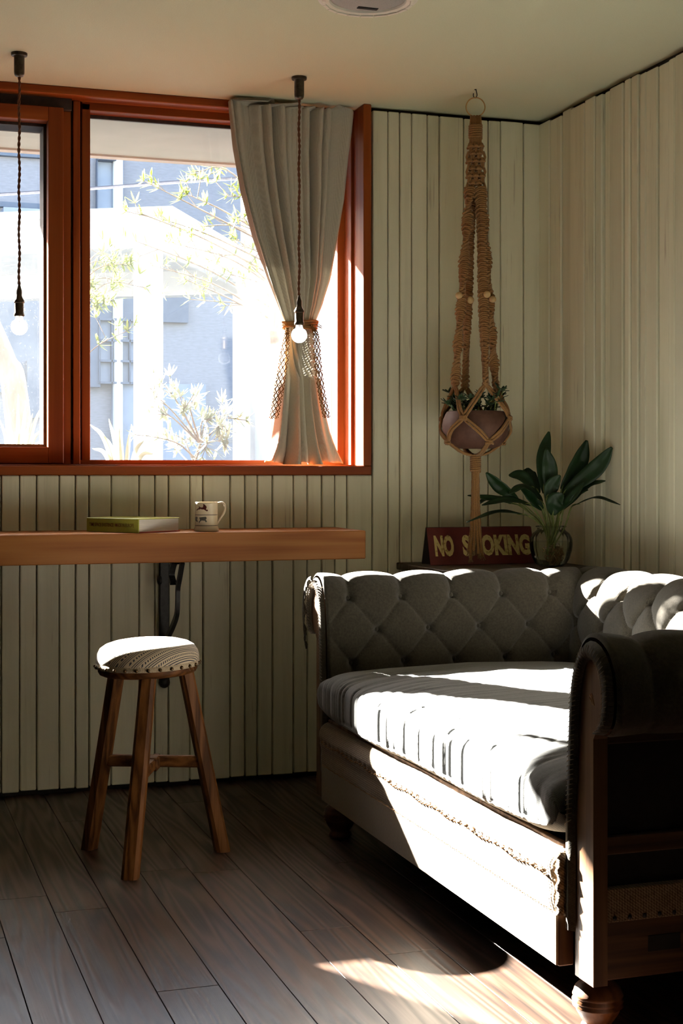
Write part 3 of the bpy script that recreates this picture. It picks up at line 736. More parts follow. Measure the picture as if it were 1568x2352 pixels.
for a, b in LG: obj('leg', leg(a, b, .0215), 'stoolwood', stool, smooth=30)
def lp(i, z): a, b = Vector(LG[i][0]), Vector(LG[i][1]); t = (a.z - z) / (a.z - b.z); return a.lerp(b, t)
def bar(p, q, w, h, name):
    p, q = Vector(p), Vector(q); d = (q - p).normalized(); sd = Vector((-d.y, d.x, 0)).normalized() * w; up = Vector((0, 0, h))
    m = MB().grid([[x + sd + up, x - sd + up, x - sd - up, x + sd - up] for x in (p, q)], closed_u=True); m.f += [(3, 2, 1, 0), (4, 5, 6, 7)]
    return obj(name, m, 'stoolwood_x', stool, bevel=.004)
pL, pR, pF = lp(1, .262), lp(2, .262), lp(0, .258)
mid = pL.lerp(pR, .52)
bar(pL, pR, .012, .016, 'stretcher'); bar(pF, mid + (mid - pF) * .12, .011, .0155, 'stretcher')
bar(mid + (pF - mid).normalized() * .015 + (pR - pL).normalized() * .0, mid + (pF - mid).normalized() * .055, .0165, .0185, 'tenon_block')

# ------------------------------------------------------------------ pendant lamps
def pendant(px, X, Y, label):
    t = thing('pendant_lamp', (X, Y, ZC), label, 'lamp', 'bare bulb pendants by the window')
    c = (X, Y, 0)
    obj('ceiling_cup', MB().lathe([(.006, 2.324), (.012, 2.3265), (.0155, 2.332), (.0165, 2.340), (.0165, 2.388), (.018, 2.390), (.0245, 2.391), (.0255, 2.394), (.0255, 2.3995)], c, 28), 'bronze', t, smooth=40)
    n = 150; pts = [(X + .0012 * math.sin(i * .21), Y, 2.328 - (2.328 - 1.672) * i / (n - 1)) for i in range(n)]
    cd = MB()
    for ph in (0, math.pi):
        cd.tube([(x + .0024 * math.cos(z * 165 + ph), y + .0024 * math.sin(z * 165 + ph), z) for x, y, z in pts], .0026, 6)
    o = obj('twisted_cord', cd, 'cord', t, smooth=True)
    obj('socket', MB().lathe([(.0145, 1.571), (.0165, 1.574), (.0165, 1.580), (.0145, 1.583), (.0145, 1.612), (.017, 1.615), (.017, 1.620), (.0145, 1.624), (.011, 1.630), (.0085, 1.636), (.009, 1.644), (.0088, 1.652), (.006, 1.660), (.003, 1.672)], c, 28), 'bronze', t, smooth=35)
    bp = [(.0105, 1.574), (.011, 1.567), (.013, 1.560)]
    for k in range(18):
        a = R(50) + (math.pi - R(50)) * k / 17; bp.append((max(.0265 * math.sin(a), .0008), 1.5385 + .0265 * math.cos(a)))
    b = obj('bulb', MB().lathe(bp[::-1], c, 32), 'bulb', t, smooth=True)
    f = MB().tube([(X, Y, 1.572), (X, Y, 1.552)], .0022, 6)
    f.tube(spline([(X - .003, Y, 1.553), (X - .010, Y, 1.540), (X - .006, Y, 1.528), (X, Y, 1.541), (X + .006, Y, 1.528), (X + .010, Y, 1.540), (X + .003, Y, 1.553)], 30), .0006, 4)
    obj('filament', f, 'filament', b)
pendant(44, .479, 4.678, 'bare bulb pendant hanging before the dusty left window pane')
pendant(687, 1.395, 4.668, 'bare bulb pendant hanging in front of the tied curtain')

# ------------------------------------------------------------------ curtain
CYC = 4.992
cur = thing('curtain', (1.45, CYC, 1.105), 'grey linen curtain gathered by a rope tie at window right', 'curtain')
EDGE = [(248, 521, 806), (300, 528, 800), (350, 534, 793), (450, 553, 784), (550, 580, 770), (640, 612, 757), (700, 636, 739), (738, 652, 724), (750, 655, 721), (765, 654, 719), (800, 652, 722), (860, 647, 731), (930, 640, 742), (990, 632, 755), (1030, 624, 767), (1064, 610, 780)]
def edge(py):
    for (a, l0, r0), (b, l1, r1) in zip(EDGE[:-1], EDGE[1:]):
        if a <= py <= b: t = (py - a) / (b - a); return l0 + (l1 - l0) * t, r0 + (r1 - r0) * t
    return EDGE[-1][1:]
def drape():
    rows = []; NU, NV = 300, 170; rc = random.Random(5)
    for j in range(NV + 1):
        py = 247 + (1066 - 247) * j / NV; v = (py - 247) / 819.; l_, r_ = edge(min(py, 1063.9))
        xl, xr = xY(l_, CYC), xY(r_, CYC); z = onY(690, py, CYC).z; dt = abs(py - 748)
        amp = .007 + .021 * min(1, dt / 170.); below = py > 748
        if below: amp = .008 + .028 * min(1, dt / 260.)
        row = []
        for i in range(NU + 1):
            u = i / NU
            uu = u + .05 * math.sin(u * 9.4 + 1.2) + .022 * math.sin(u * 23 + .4) + .010 * math.sin(v * 5 + u * 4)
            if not below: nph = 2 * math.pi * 13 * uu
            else: nph = 2 * math.pi * (13 * uu + (5.2 * uu - 13 * uu) * min(1, dt / 120.)) + .8 * math.sin(v * 9)
            f = (math.sin(nph) + .35 * math.sin(2 * nph + .7)) * (.75 + .5 * math.sin(u * 17 + 2))
            ff = math.cos(nph)
            X = xl + (xr - xl) * u + ff * min(.012, (xr - xl) * .028) * (1.0 if not below else .8)
            Y = CYC + amp * f - .004 * (1 - (2 * u - 1) ** 2)
            zz = z
            if py > 1020: zz = max(1.1085, z + .008 * math.sin(nph * .5)); Y -= .018 * ((py - 1020) / 44.) * (.5 + .5 * math.sin(nph * .5 + 1))
            top = max(0, 1 - (py - 247) / 26.)
            for c_, w_, h_ in ((.055, .045, .016), (.37, .04, .014), (.96, .045, .012)):
                zz += top * h_ * math.exp(-((u - c_) / w_) ** 2)
            zz += top * .004 * math.sin(nph * 1.3)
            if py < 250 + 55 and abs(py - 300) < 4: Y += .0015
            row.append((X, min(Y, 5.026), zz))
        rows.append(row)
    return MB().grid(rows)
dr = obj('drape', drape(), 'curtain', cur, smooth=True)
m_ = dr.modifiers.new('thick', 'SOLIDIFY'); m_.thickness = .0012; m_.offset = 0
# header hem line, tie rope and the two crocheted tails
tz = onY(690, 747, CYC).z; txl, txr = xY(650, CYC), xY(726, CYC); txm = (txl + txr) / 2; trx = (txr - txl) / 2
tie = MB()
for q, dz in enumerate((-.009, -.002, .005, .011)):
    tie.tube([(txm + trx * math.cos(a) * (1.0 + .02 * q), CYC + .028 * math.sin(a), tz + dz + .004 * math.sin(a * 2 + q)) for a in [2 * math.pi * k / 60 for k in range(60)]], .0046, 9, 3, .22, 300., closed=True)
for k in range(16):
    a = random.uniform(-.5, .5); sx = random.choice((-1, 1)); p = Vector((txm + sx * trx * .95, CYC - .02, tz + random.uniform(-.008, .01)))
    tie.tube([p, p + Vector((sx * random.uniform(.008, .018), -.004, a * .02 - .006))], .0009, 4)
tb = obj('tieback', tie, 'jute', cur, smooth=True); tb['label'] = 'jute rope tieback'
def tail(pts, w0, w1, name):
    c = spline([onY(px, py, CYC - .034) for px, py in pts], 60); net = MB(); n = 4
    for j in range(n + 1):
        for sgn in (1, -1):
            line = []
            for i, p in enumerate(c):
                w = w0 + (w1 - w0) * min(1, i / 22.) ; ph = ((i * sgn * .5 + j * 2) % (2 * n)); q = (ph if ph <= n else 2 * n - ph) / n - .5
                line.append(p + RGT * (q * w) + FWD * (.002 * sgn + .003 * math.sin(i * .8 + j)))
            net.tube(line, [.0016 + .0009 * (i % 4 == 0) for i in range(len(line))], 4)
    for i in range(6, 60, 4):
        w = w0 + (w1 - w0) * min(1, i / 22.)
        for j in range(n + 1): net.ball(c[i] + RGT * ((j / n - .5) * w), .0024, 6, 4)
    o = obj(name, net, 'nettail', tb, smooth=True); o['kind'] = 'stuff'; o['label'] = 'knotted net end of the tie'
tail([(660, 752), (656, 790), (648, 850), (638, 910), (628, 962)], .010, .030, 'net_tail')
tail([(716, 746), (725, 770), (729, 830), (738, 900), (750, 960)], .008, .024, 'net_tail')

# ------------------------------------------------------------------ ceiling vent
vc = at(845, -6, 3350 * (ZC - CAMZ) / (HY + 6)); vc = Vector((vc.x, vc.y, ZC))
vent = thing('ceiling_vent', vc, 'round cream ceiling vent with grey grille', 'vent')
obj('ring', MB().lathe([(.105, -.004), (.108, -.010), (.118, -.013), (.132, -.011), (.1395, -.005), (.140, -.0005)], vc, 64, capb=False, capt=False), 'white', vent, smooth=40)
obj('grille', MB().lathe([(.001, -.006), (.100, -.006), (.104, -.004), (.106, -.001)], vc, 48, capt=False), 'grille', vent, smooth=30)
tabm = mesh('tab', MB().box(-.018, .018, -.005, .005, -.0165, -.0115), 'white', .001)
for k in range(20):
    a = 2 * math.pi * k / 20; o = obj('tab', tabm, 'white', vent)
    o.matrix_parent_inverse = Matrix.Identity(4); o.matrix_basis = Matrix.Translation((.122 * math.cos(a), .122 * math.sin(a), 0)) @ Matrix.Rotation(a + math.pi / 2, 4, 'Z')
dsl = Vector(vc) + FWD * .075
obj('slot', MB().box(dsl.x - .03, dsl.x + .03, dsl.y - .008, dsl.y + .008, ZC - .0085, ZC - .005), 'black', vent, bevel=.001)

# ------------------------------------------------------------------ hanging planter in its macrame hanger
HX, HYY = 2.016, 4.626
H0 = Vector((HX, HYY, 0))
def hp(u, v, z): return H0 + RGT * u + FWD * v + Vector((0, 0, z))
def zpx(py): return CAMZ + (HY - py) / 666.7
hook = thing('ceiling_hook', (HX, HYY, ZC), 'small black screw hook in the ceiling above the macrame hanger', 'hook')
obj('hook_wire', MB().tube(spline([hp(.001, 0, 2.3995), hp(.004, 0, 2.388), hp(.005, 0, 2.378), hp(-.001, 0, 2.370), hp(-.007, 0, 2.376), hp(-.007, 0, 2.386)], 24), .0017, 8), 'iron', hook, smooth=True)
obj('screw_flange', MB().lathe([(.0015, -.003), (.004, -.0025), (.004, -.0003)], (HX, HYY, ZC), 14), 'iron', hook, smooth=40)
hang = thing('macrame_hanger', (HX, HYY, 1.16), 'knotted jute macrame plant hanger with wooden beads', 'plant hanger')
obj('ring', MB().tube([hp(.0325 * math.sin(a), .0, 2.3385 + .0325 * math.cos(a)) for a in [2 * math.pi * k / 48 for k in range(48)]], .0022, 8, closed=True), 'ring', hang, smooth=True)
top = MB()
for k in range(7):
    u = -.0165 + .0055 * k
    for v in (-.006, .006): top.tube([hp(u * .9, v * .5, 2.309 - .002 * (k % 2)), hp(u, v, 2.28), hp(u, v * 1.2, 2.235), hp(u * 1.05, v * 1.3, 2.20)], .0041, 8, 3, .2, 300.)
obj('top_strands', top, 'jute', hang, smooth=True)
def wrap(z0, z1, ru, rv, name, turns):
    n = turns * 24; pts = [hp(ru * math.cos(2 * math.pi * i / 24), rv * math.sin(2 * math.pi * i / 24), z0 + (z1 - z0) * i / n) for i in range(n + 1)]
    obj(name, MB().tube(pts, .0043, 8, 3, .2, 320.), 'jute', hang, smooth=True)
wrap(zpx(318), zpx(288), .0205, .015, 'wrap_knot', 6)
kn = MB()                                    # alternating square-knot mesh below the wrap
for r in range(6):
    z = zpx(335 + r * 17); wd = .030 if r else .024; off = .5 if r % 2 else 0
    m = 3 if r % 2 == 0 else 2
    for k in range(m):
        u = (k - (m - 1) / 2) * wd * .72
        for v in (-.010, .010):
            kn.ball(hp(u, v, z), .0105, 10, 7, (1, .8, 1.0)); kn.tube([hp(u - .010, v * 1.4, z - .006), hp(u, v * 1.9, z - .002), hp(u + .010, v * 1.4, z - .006)], .0045, 7)
    for k in range(6):
        u = (k - 2.5) * wd * .36; kn.tube([hp(u * .95, -.008, z + .004), hp(u * 1.05 + .003 * (-1) ** (k + r), -.012, z - .016), hp(u, -.008, z - .032)], .0042, 7, 3, .2, 320.)
kz = obj('knotted_net', kn, 'jute', hang, smooth=True); kz['kind'] = 'stuff'
def sennit(a, b, twist, name):
    a, b = Vector(a), Vector(b); L = (b - a).length; pitch = .0150; n = int(L / pitch * 12); d = (b - a).normalized()
    side = RGT - d * RGT.dot(d); side.normalize(); nrm = d.cross(side); m = MB()
    for ph in (0, math.pi):
        pts = []
        for i in range(n + 1):
            s_ = L * i / n; t = 2 * math.pi * s_ / pitch + ph; tw = twist * s_ + .5 * math.sin(s_ * 11); w = .0175 * (1 - .22 * s_ / L); dp = .0052
            x, y_ = w * math.cos(t), dp * math.sin(t); wob = .0028 * math.sin(s_ * 55 + ph)
            pts.append(a + d * (s_ + .0038 * math.cos(2 * t)) + side * (x * math.cos(tw) - y_ * math.sin(tw) + wob) + nrm * (x * math.sin(tw) + y_ * math.cos(tw)))
        m.tube(pts, .0044, 6)
    for q in (-.005, .005): m.tube([a + side * q, b + side * q], .006, 7)
    return obj(name, m, 'jute', hang, smooth=True)
SEN = [(-.072, -.025), (.028, -.072), (-.030, .070), (.072, .026)]
TOPS = [(-.020, -.012), (.016, -.016), (-.012, .014), (.020, .010)]
zs0, zs1 = zpx(432), zpx(884)
for (u, v), (tu, tv), tw in zip(SEN, TOPS, (24., 2.0, 3.0, 26.)):
    sennit(hp(tu, tv, zs0), hp(u, v, zs1), tw, 'sennit')
    t = (zpx(680) - zs0) / (zs1 - zs0); p = hp(tu + (u - tu) * t - .011 * (1 if u < 0 else -1), tv + (v - tv) * t - .014, zpx(681 + 6 * (v > 0)))
    if u != -.03: obj('bead', MB().ball(p, .0125, 16, 10, (1, 1, .95)), 'bead', hang, smooth=True)
obj('bead', MB().ball(hp(-.018, -.012, zpx(690)), .0125, 16, 10), 'bead', hang, smooth=True)
POT = [(.060, 1.162), (.082, 1.170), (.100, 1.190), (.112, 1.216), (.1155, 1.240), (.112, 1.262), (.104, 1.280), (.0985, 1.289), (.0955, 1.290), (.0935, 1.287), (.1, 1.27), (.103, 1.262)]
def pot_r(z):
    for (r0, z0), (r1, z1) in zip(POT[:7], POT[1:8]):
        if z0 <= z <= z1: return r0 + (r1 - r0) * (z - z0) / (z1 - z0)
    return .06
pp = thing('hanging_pot', (HX, HYY, 1.162), 'brown clay bowl of succulents hanging in the macrame', 'potted plant')
obj('bowl', MB().lathe(POT, (HX, HYY, 0), 56, capt=False), 'pot', pp, smooth=40)
obj('soil', MB().lathe([(.001, 1.262), (.05, 1.267), (.1025, 1.264)], (HX, HYY, 0), 40, capt=False, capb=False), 'soil', pp, smooth=True)
pa = [math.atan2(v, u) for u, v in SEN]
net = []
def cordpair(pts, name):
    m = MB(); c = spline(pts, 22)
    for s_ in (-1, 1):
        line = []
        for i, p in enumerate(c):
            q = (c[min(i + 1, 21)] - c[max(i - 1, 0)]).normalized(); r_ = (p - H0); r_.z = 0; r_.normalize(); sd = q.cross(r_).normalized()
            line.append(p + sd * (.0048 * s_ * min(1, (21 - i) / 3, (i + .6) / 3)))
        m.tube(line, .0046, 8, 3, .2, 330.)
    obj(name, m, 'jute', hang, smooth=True)
order = sorted(range(4), key=lambda i: pa[i]); angs = [pa[i] for i in order]
def mida(i): a, b = angs[i], angs[(i + 1) % 4] + (2 * math.pi if i == 3 else 0); return (a + b) / 2
kzu, kzl = zpx(962), zpx(1016)
def pol(a, r, z): return hp(r * math.cos(a), r * math.sin(a), z)
for i in range(4):
    u, v = SEN[order[i]]; s0 = hp(u, v, zs1)
    for a in (mida(i), mida((i - 1) % 4)):
        m0 = pol(a, pot_r(kzu) + .009, kzu); mid_ = s0.lerp(m0, .55); r_ = (mid_ - H0); r_.z = 0
        cordpair([s0, s0.lerp(m0, .4) + r_ * .05, s0.lerp(m0, .75) + r_ * .10, m0], 'net_cord')
    obj('net_knot', MB().ball(s0, .011, 10, 8, (1, 1, 1.2)).tube([s0 - RGT * .01, s0 - FWD * .012, s0 + RGT * .01], .005, 7), 'jute', hang, smooth=True)
    mk = pol(mida(i), pot_r(kzu) + .0095, kzu); d_ = Vector((-(mk - H0).y, (mk - H0).x, 0)).normalized(); o_ = (mk - H0); o_.z = 0; o_.normalize()
    k_ = MB()
    for dz in (.006, -.006): k_.tube(spline([mk - d_ * .012 + Vector((0, 0, dz)), mk + o_ * .008 + Vector((0, 0, dz * .4)), mk + d_ * .012 + Vector((0, 0, dz))], 10), .0048, 8, 3, .2, 330.)
    for dd in (-.010, .010): k_.tube([mk + d_ * dd + Vector((0, 0, .010)), mk + d_ * dd + o_ * .003, mk + d_ * dd - Vector((0, 0, .010))], .0046, 8, 3, .2, 330.)
    obj('net_knot', k_, 'jute', hang, smooth=True)
    lk = pol(angs[i], pot_r(kzl) + .009, kzl)
    for a in (mida(i), mida((i - 1) % 4)):
        m0 = pol(a, pot_r(kzu) + .009, kzu); aa = (a + angs[i]) / 2 if abs(a - angs[i]) < math.pi else (a + angs[i]) / 2 + math.pi
        zm = (kzu + kzl) / 2; cordpair([m0, pol(aa, pot_r(zm) + .0075, zm), lk], 'net_cord')
    lk2 = MB().ball(lk, .011, 10, 8); d_ = Vector((-(lk - H0).y, (lk - H0).x, 0)).normalized(); o_ = (lk - H0); o_.z = 0; o_.normalize()
    for dz in (.007, -.006): lk2.tube(spline([lk - d_ * .015 + Vector((0, 0, dz)), lk + o_ * .009 + Vector((0, 0, dz * .3)), lk + d_ * .015 + Vector((0, 0, dz))], 10), .0046, 8, 3, .2, 330.)
    obj('net_knot', lk2, 'jute', hang, smooth=True)
    cordpair([lk, pol(angs[i], .050, 1.149), pol(angs[i], .010, 1.138)], 'net_cord')
wrap(zpx(1083), zpx(1044), .0155, .0145, 'wrap_knot', 8)
obj('wrap_core', MB().tube([hp(0, 0, zpx(1043)), hp(0, 0, zpx(1085))], .0125, 12), 'jute', hang)
for k in range(10):
    a = 2 * math.pi * k / 10; ln = random.uniform(1262, 1285); m = MB(); sp_r = .012 + .010 * random.random()
    c = spline([hp(.009 * math.cos(a), .009 * math.sin(a), zpx(1080)), hp(.011 * math.cos(a), .011 * math.sin(a), zpx(1150)), hp(.016 * math.cos(a), .012 * math.sin(a), zpx(1220)), hp((.012 + sp_r * .7) * math.cos(a), .016 * math.sin(a), zpx(ln))], 40)
    m.tube(c, [.0047] * 36 + [.0052, .0062, .0066, .005], 8, 3, .2, 330.)
    e = c[-1]
    for q in range(9): m.tube([e + Vector((random.uniform(-.004, .004), random.uniform(-.004, .004), .006)), e + Vector((random.uniform(-.011, .011), random.uniform(-.008, .008), -.010 - .006 * random.random()))], .0007, 3)
    obj('tassel_strand', m, 'jute', hang, smooth=True)
rsu = random.Random(21); stm = MB(); lvs = MB()
def blade(m, p, d, L, w, up=None, bend=0., n=5, fold=.15):
    """a leaf blade: p base, d direction"""
    d = d.normalized(); s_ = d.cross(up or Vector((0, 0, 1)));
    if s_.length < .05: s_ = d.cross(Vector((1, 0, 0)))
    s_.normalize(); nn = s_.cross(d); rows = []
    for i in range(n + 1):
        t = i / n; ww = w * math.sin(math.pi * min(.98, .08 + t * .92)) ** .8; c = p + d * (L * t) + nn * (bend * L * t * t)
        rows.append([c - s_ * ww + nn * ww * fold, c, c + s_ * ww + nn * ww * fold])
    m.grid(rows)
for k in range(26):
    a = rsu.random() * 6.28; r0 = .02 + .06 * rsu.random(); b = Vector((HX + r0 * math.cos(a), HYY + r0 * math.sin(a), 1.266)); h = .035 + .065 * rsu.random()
    tip = b + Vector((math.cos(a) * (.02 + .05 * rsu.random()), math.sin(a) * (.02 + .04 * rsu.random()), h)); stm.tube(spline([b, b.lerp(tip, .5) + Vector((0, 0, .01)), tip], 6), .0022, 5)
    for q in range(14):
        aa = rsu.random() * 6.28; t = rsu.choice((1, 1, 1, .75, .55)); blade(lvs, b.lerp(tip, t), Vector((math.cos(aa), math.sin(aa), rsu.uniform(-.1, .9))), .018 + .012 * rsu.random(), .0048, n=4, bend=.1)
obj('stems', stm, 'stem', pp, smooth=True)['kind'] = 'stuff'
lo = obj('leaves', lvs, 'succ', pp, smooth=True); lo['kind'] = 'stuff'; m_ = lo.modifiers.new('t', 'SOLIDIFY'); m_.thickness = .002

# ------------------------------------------------------------------ dark table behind the sofa, sign, vase with plant
TZ = .755
tbl = thing('side_table', (2.12, 4.62, 0), 'low dark wooden table behind the sofa carrying sign and vase', 'table')
obj('table_top', MB().box(1.84, 2.41, 4.34, 4.935, TZ - .025, TZ), 'tablewood', tbl, bevel=.003)
for x, y in ((1.875, 4.375), (2.375, 4.375), (1.875, 4.90), (2.375, 4.90)): obj('leg', MB().box(x - .02, x + .02, y - .02, y + .02, .001, TZ - .025), 'tablewood', tbl, bevel=.002)
for y in (4.375, 4.90): obj('table_rail', MB().box(1.895, 2.355, y - .01, y + .01, TZ - .09, TZ - .025), 'tablewood', tbl, bevel=.002)
sg0, sg1 = xY(985, 4.75), xY(1226, 4.75); SH = .130
sign = thing('tent_sign', ((sg0 + sg1) / 2, 4.76, TZ), 'red tent sign with cream no smoking lettering', 'sign')
def smap(u, v, o=0.): return Vector((sg0 + u, 4.735 + v * .30 - o, TZ + .0008 + v))
def plate(f, th, name, mat):
    W = sg1 - sg0; a = [f(0, 0), f(W, 0), f(W, SH), f(0, SH)]; nrm = (a[1] - a[0]).cross(a[3] - a[0]).normalized() * th
    m = MB().add(a + [p - nrm for p in a], [(0, 1, 2, 3), (7, 6, 5, 4), (0, 4, 5, 1), (1, 5, 6, 2), (2, 6, 7, 3), (3, 7, 4, 0)]); return obj(name, m, mat, sign, bevel=.001)
fp = plate(smap, .004, 'front_plate', 'signred'); plate(lambda u, v: Vector((sg0 + u, 4.735 + 2 * SH * .30 + .006 - v * .30, TZ + .0008 + v)), .004, 'back_plate', 'signback')
W_ = sg1 - sg0
textmesh('lettering', 'NO', 'signtext', lambda u, v: smap(.022 + u, .029 + v, .0012), .073, .074, fp, offset=.055)
textmesh('lettering', 'SMOKING', 'signtext', lambda u, v: smap(.128 + u, .029 + v, .0012), W_ - .142, .074, fp, offset=.055)
VC = Vector((xY(1265, 4.55), 4.55, TZ + .0008)); VZ = TZ + .0008
vase = thing('glass_vase', VC, 'ribbed clear glass vase half filled with water', 'vase')
VP = [(.034, 0), (.040, .001), (.052, .010), (.064, .030), (.0715, .058), (.0735, .078), (.0715, .098), (.062, .115), (.052, .122), (.0475, .127), (.047, .133), (.0515, .138)]
def ribbed(prof, n, amp, c, inset=0.):
    return MB().grid([[(c.x + (r - inset) * (1 + amp * math.cos(24 * a)) * math.cos(a), c.y + (r - inset) * (1 + amp * math.cos(24 * a)) * math.sin(a), c.z + h) for a in [2 * math.pi * k / n for k in range(n)]] for r, h in prof], closed_u=True)
vg = ribbed(VP, 96, .012, VC); obj('glass_body', vg, 'vase', vase, smooth=True)
obj('rim', MB().tube([(VC.x + .0515 * math.cos(a), VC.y + .0515 * math.sin(a), VC.z + .138) for a in [2 * math.pi * k / 40 for k in range(40)]], .0018, 6, closed=True), 'vase', vase, smooth=True)
wpz = [(r - .003, max(h, .003)) for r, h in VP if h < .086] + [(.0705, .086), (.001, .086)]
obj('water', MB().lathe([(.001, .003)] + wpz[1:], VC, 48, capb=False, capt=False), 'water', vase, smooth=40)
plant = thing('leafy_plant', VC + Vector((0, 0, .02)), 'broad dark-leaved plant rooted in water in the glass vase', 'plant')
TV = VC.dot(FWD)
def zp(zx, zy, dv=0.): return at(960 + zx / 3.267, 950 + zy / 3.267, TV + dv)
# stem base x at vase neck, leaf base, middle, tip (crop coordinates), half width m, depth at base/mid/tip, face tilt
LEAVES = [
 (1000, (945, 600), (938, 340), (981, 135), .0215, (.02, .04, .05), .2),
 (1005, (985, 610), (985, 420), (960, 262), .0235, (-.01, -.02, -.03), -.2),
 (1030, (1075, 570), (1195, 390), (1265, 200), .027, (.0, .01, .0), -.3),
 (1040, (1090, 600), (1330, 420), (1455, 252), .026, (-.02, -.08, -.13), .3),
 (960, (745, 640), (610, 540), (511, 440), .0215, (.0, -.02, -.03), -.5),
 (965, (905, 600), (830, 470), (820, 408), .023, (.04, .07, .08), .3),
 (970, (880, 580), (780, 470), (680, 462), .017, (.02, .03, .05), .2),
 (975, (940, 680), (800, 560), (676, 606), .020, (-.03, -.06, -.08), .7),
 (950, (850, 690), (670, 650), (478, 690), .017, (-.04, -.07, -.09), .6),
 (940, (820, 765), (600, 740), (362, 818), .011, (-.03, -.06, -.08), .7),
 (945, (740, 660), (570, 640), (370, 615), .012, (.03, .05, .06), .5),
 (955, (760, 690), (520, 650), (408, 725), .014, (.04, .06, .05), .8),
 (1010, (965, 640), (1005, 540), (1065, 462), .021, (-.04, -.05, -.06), .1),
 (1045, (1060, 730), (1160, 620), (1252, 512), .014, (-.05, -.07, -.08), .5),
 (1060, (1090, 720), (1260, 560), (1405, 507), .020, (-.03, -.07, -.11), .6),
 (1095, (1150, 700), (1330, 635), (1515, 686), .011, (-.04, -.13, -.20), .7),
 (1015, (1010, 760), (1030, 660), (1085, 600), .026, (-.05, -.07, -.08), .2),
 (985, (930, 720), (850, 620), (760, 540), .024, (-.02, -.03, -.04), .4),
 (1025, (1075, 650), (1150, 520), (1190, 430), .022, (.05, .07, .08), .2),
 (1020, (1100, 680), (1190, 590), (1290, 560), .018, (.04, .05, .06), .5),
]
root = Vector((VC.x, VC.y, VC.z + .07))
for i, (sx, lb, lm_, lt, hw, (d0, d1, d2), tilt) in enumerate(LEAVES):
    nk = zp(sx, 860, d0 * .5); b, m, t = zp(*lb, d0), zp(*lm_, d1), zp(*lt, d2)
    lf = MB(); c = spline([b, m, t], 22); rows = []
    for k, p in enumerate(c):
        s_ = k / 21; w = hw * 1.22 * (math.sin(math.pi * min(1, s_ * .93 + .045)) ** .75) * (1 - .12 * s_); q = (c[min(k + 1, 21)] - c[max(k - 1, 0)]).normalized()
        face = (-FWD * (1 - abs(tilt)) + Vector((0, 0, 1)) * tilt).normalized(); sd = q.cross(face).normalized(); nn = sd.cross(q)
        rows.append([p + sd * (w * x) + nn * (w * (.28 * abs(x) - .05 * math.sin(k * .9 + i + x * 2))) for x in (-1, -.6, -.25, 0, .25, .6, 1)])
    lo = obj('leaf', lf.grid(rows), 'leaf', plant, smooth=True); m_ = lo.modifiers.new('t', 'SOLIDIFY'); m_.thickness = .0009
    obj('stem', MB().tube(spline([root + Vector((random.uniform(-.02, .02), random.uniform(-.015, .015), -.03)), nk, b, b.lerp(m, .35)], 16), [.0026] * 12 + [.0022, .0018, .0014, .001], 6), 'stem', lo, smooth=True)
rt = MB(); rr_ = random.Random(9)
for k in range(90):
    p = root + Vector((rr_.uniform(-.018, .018), rr_.uniform(-.018, .018), rr_.uniform(-.035, .01))) + RGT * .012
    pts = [p]
    for q in range(4):
        n_ = pts[-1] + Vector((rr_.uniform(-.014, .014), rr_.uniform(-.014, .014), rr_.uniform(-.016, .003))); n_.z = max(n_.z, VZ + .006)
        ce = Vector((VC.x, VC.y, n_.z)); dd = n_ - ce
        mx = .030 + .55 * (n_.z - VZ)
        if dd.length > min(mx, .06): n_ = ce + dd.normalized() * min(mx, .06)
        pts.append(n_)
    rt.tube(spline(pts, 10), .0011 + .0008 * rr_.random(), 4)
o_ = obj('roots', rt, 'root', plant, smooth=True); o_['kind'] = 'stuff'

# ------------------------------------------------------------------ outside the window
struct('ground', MB().box(-14, 20, -6, 40, -.45, -.25), 'ground')
eave = struct('eave_soffit', MB().box(-6, 9, 5.20, 5.88, 2.357, 2.56), 'soffit')
obj('eave_fascia', MB().box(-6, 9, 5.86, 5.91, 2.349, 2.60), 'fascia', eave)
bl = thing('grey_building', (2.5, 16, -.25), 'grey building across the street with white downpipe and gridded panes', 'building')
obj('wall', MB().box(-8, 12, 16, 17, -.25, 5.6), 'bwall', bl)
def bpx(p0, p1, y0, y1, Y, name, m, par, dp=.05):
    a, b = onY(p0, y1, Y), onY(p1, y0, Y); return obj(name, MB().box(a.x, b.x, Y - dp, Y + .05, a.z, b.z), m, par)
pX = xY(270, 15.9); obj('downpipe', MB().tube([(pX, 15.88, -.2), (pX, 15.88, 5.5)], .055, 12), 'bwhite', bl, smooth=True)
w_ = bpx(222, 262, 372, 508, 15.99, 'window', 'bpale', bl); bpx(222, 262, 364, 372, 15.95, 'window_hood', 'bblue', bl, .15); bpx(221, 223.5, 372, 508, 15.93, 'window_frame', 'bblue', w_)
bpx(0, 95, 495, 530, 15.9, 'canopy', 'bpale', bl, .4)
for y0 in (352, 470): bpx(-60, 100, y0, y0 + 2.5, 15.98, 'joint_strip', 'bblue', bl)
bpx(200, 430, 575, 735, 15.97, 'shop_front', 'bblue', bl, .06)
bpx(200, 227, 735, 890, 15.97, 'shutter', 'bblue', bl, .12)
g_ = bpx(227, 318, 735, 882, 15.97, 'gridded_pane', 'bpale', bl, .06)
for p in (227, 256, 297): bpx(p - 1.4, p + 1.4, 735, 882, 15.88, 'muntin', 'bblue', g_)
for y0 in (735, 783, 830, 880): bpx(227, 318, y0 - 1.4, y0 + 1.4, 15.88, 'muntin', 'bblue', g_)
bpx(256, 470, 884, 1070, 15.97, 'lower_panel', 'bpale', bl, .06)
bpx(-80, 110, 560, 900, 15.97, 'left_shop_front', 'bblue', bl, .06)
bpx(60, 97, 830, 960, 15.9, 'dark_doorway', 'bblue', bl, .1)
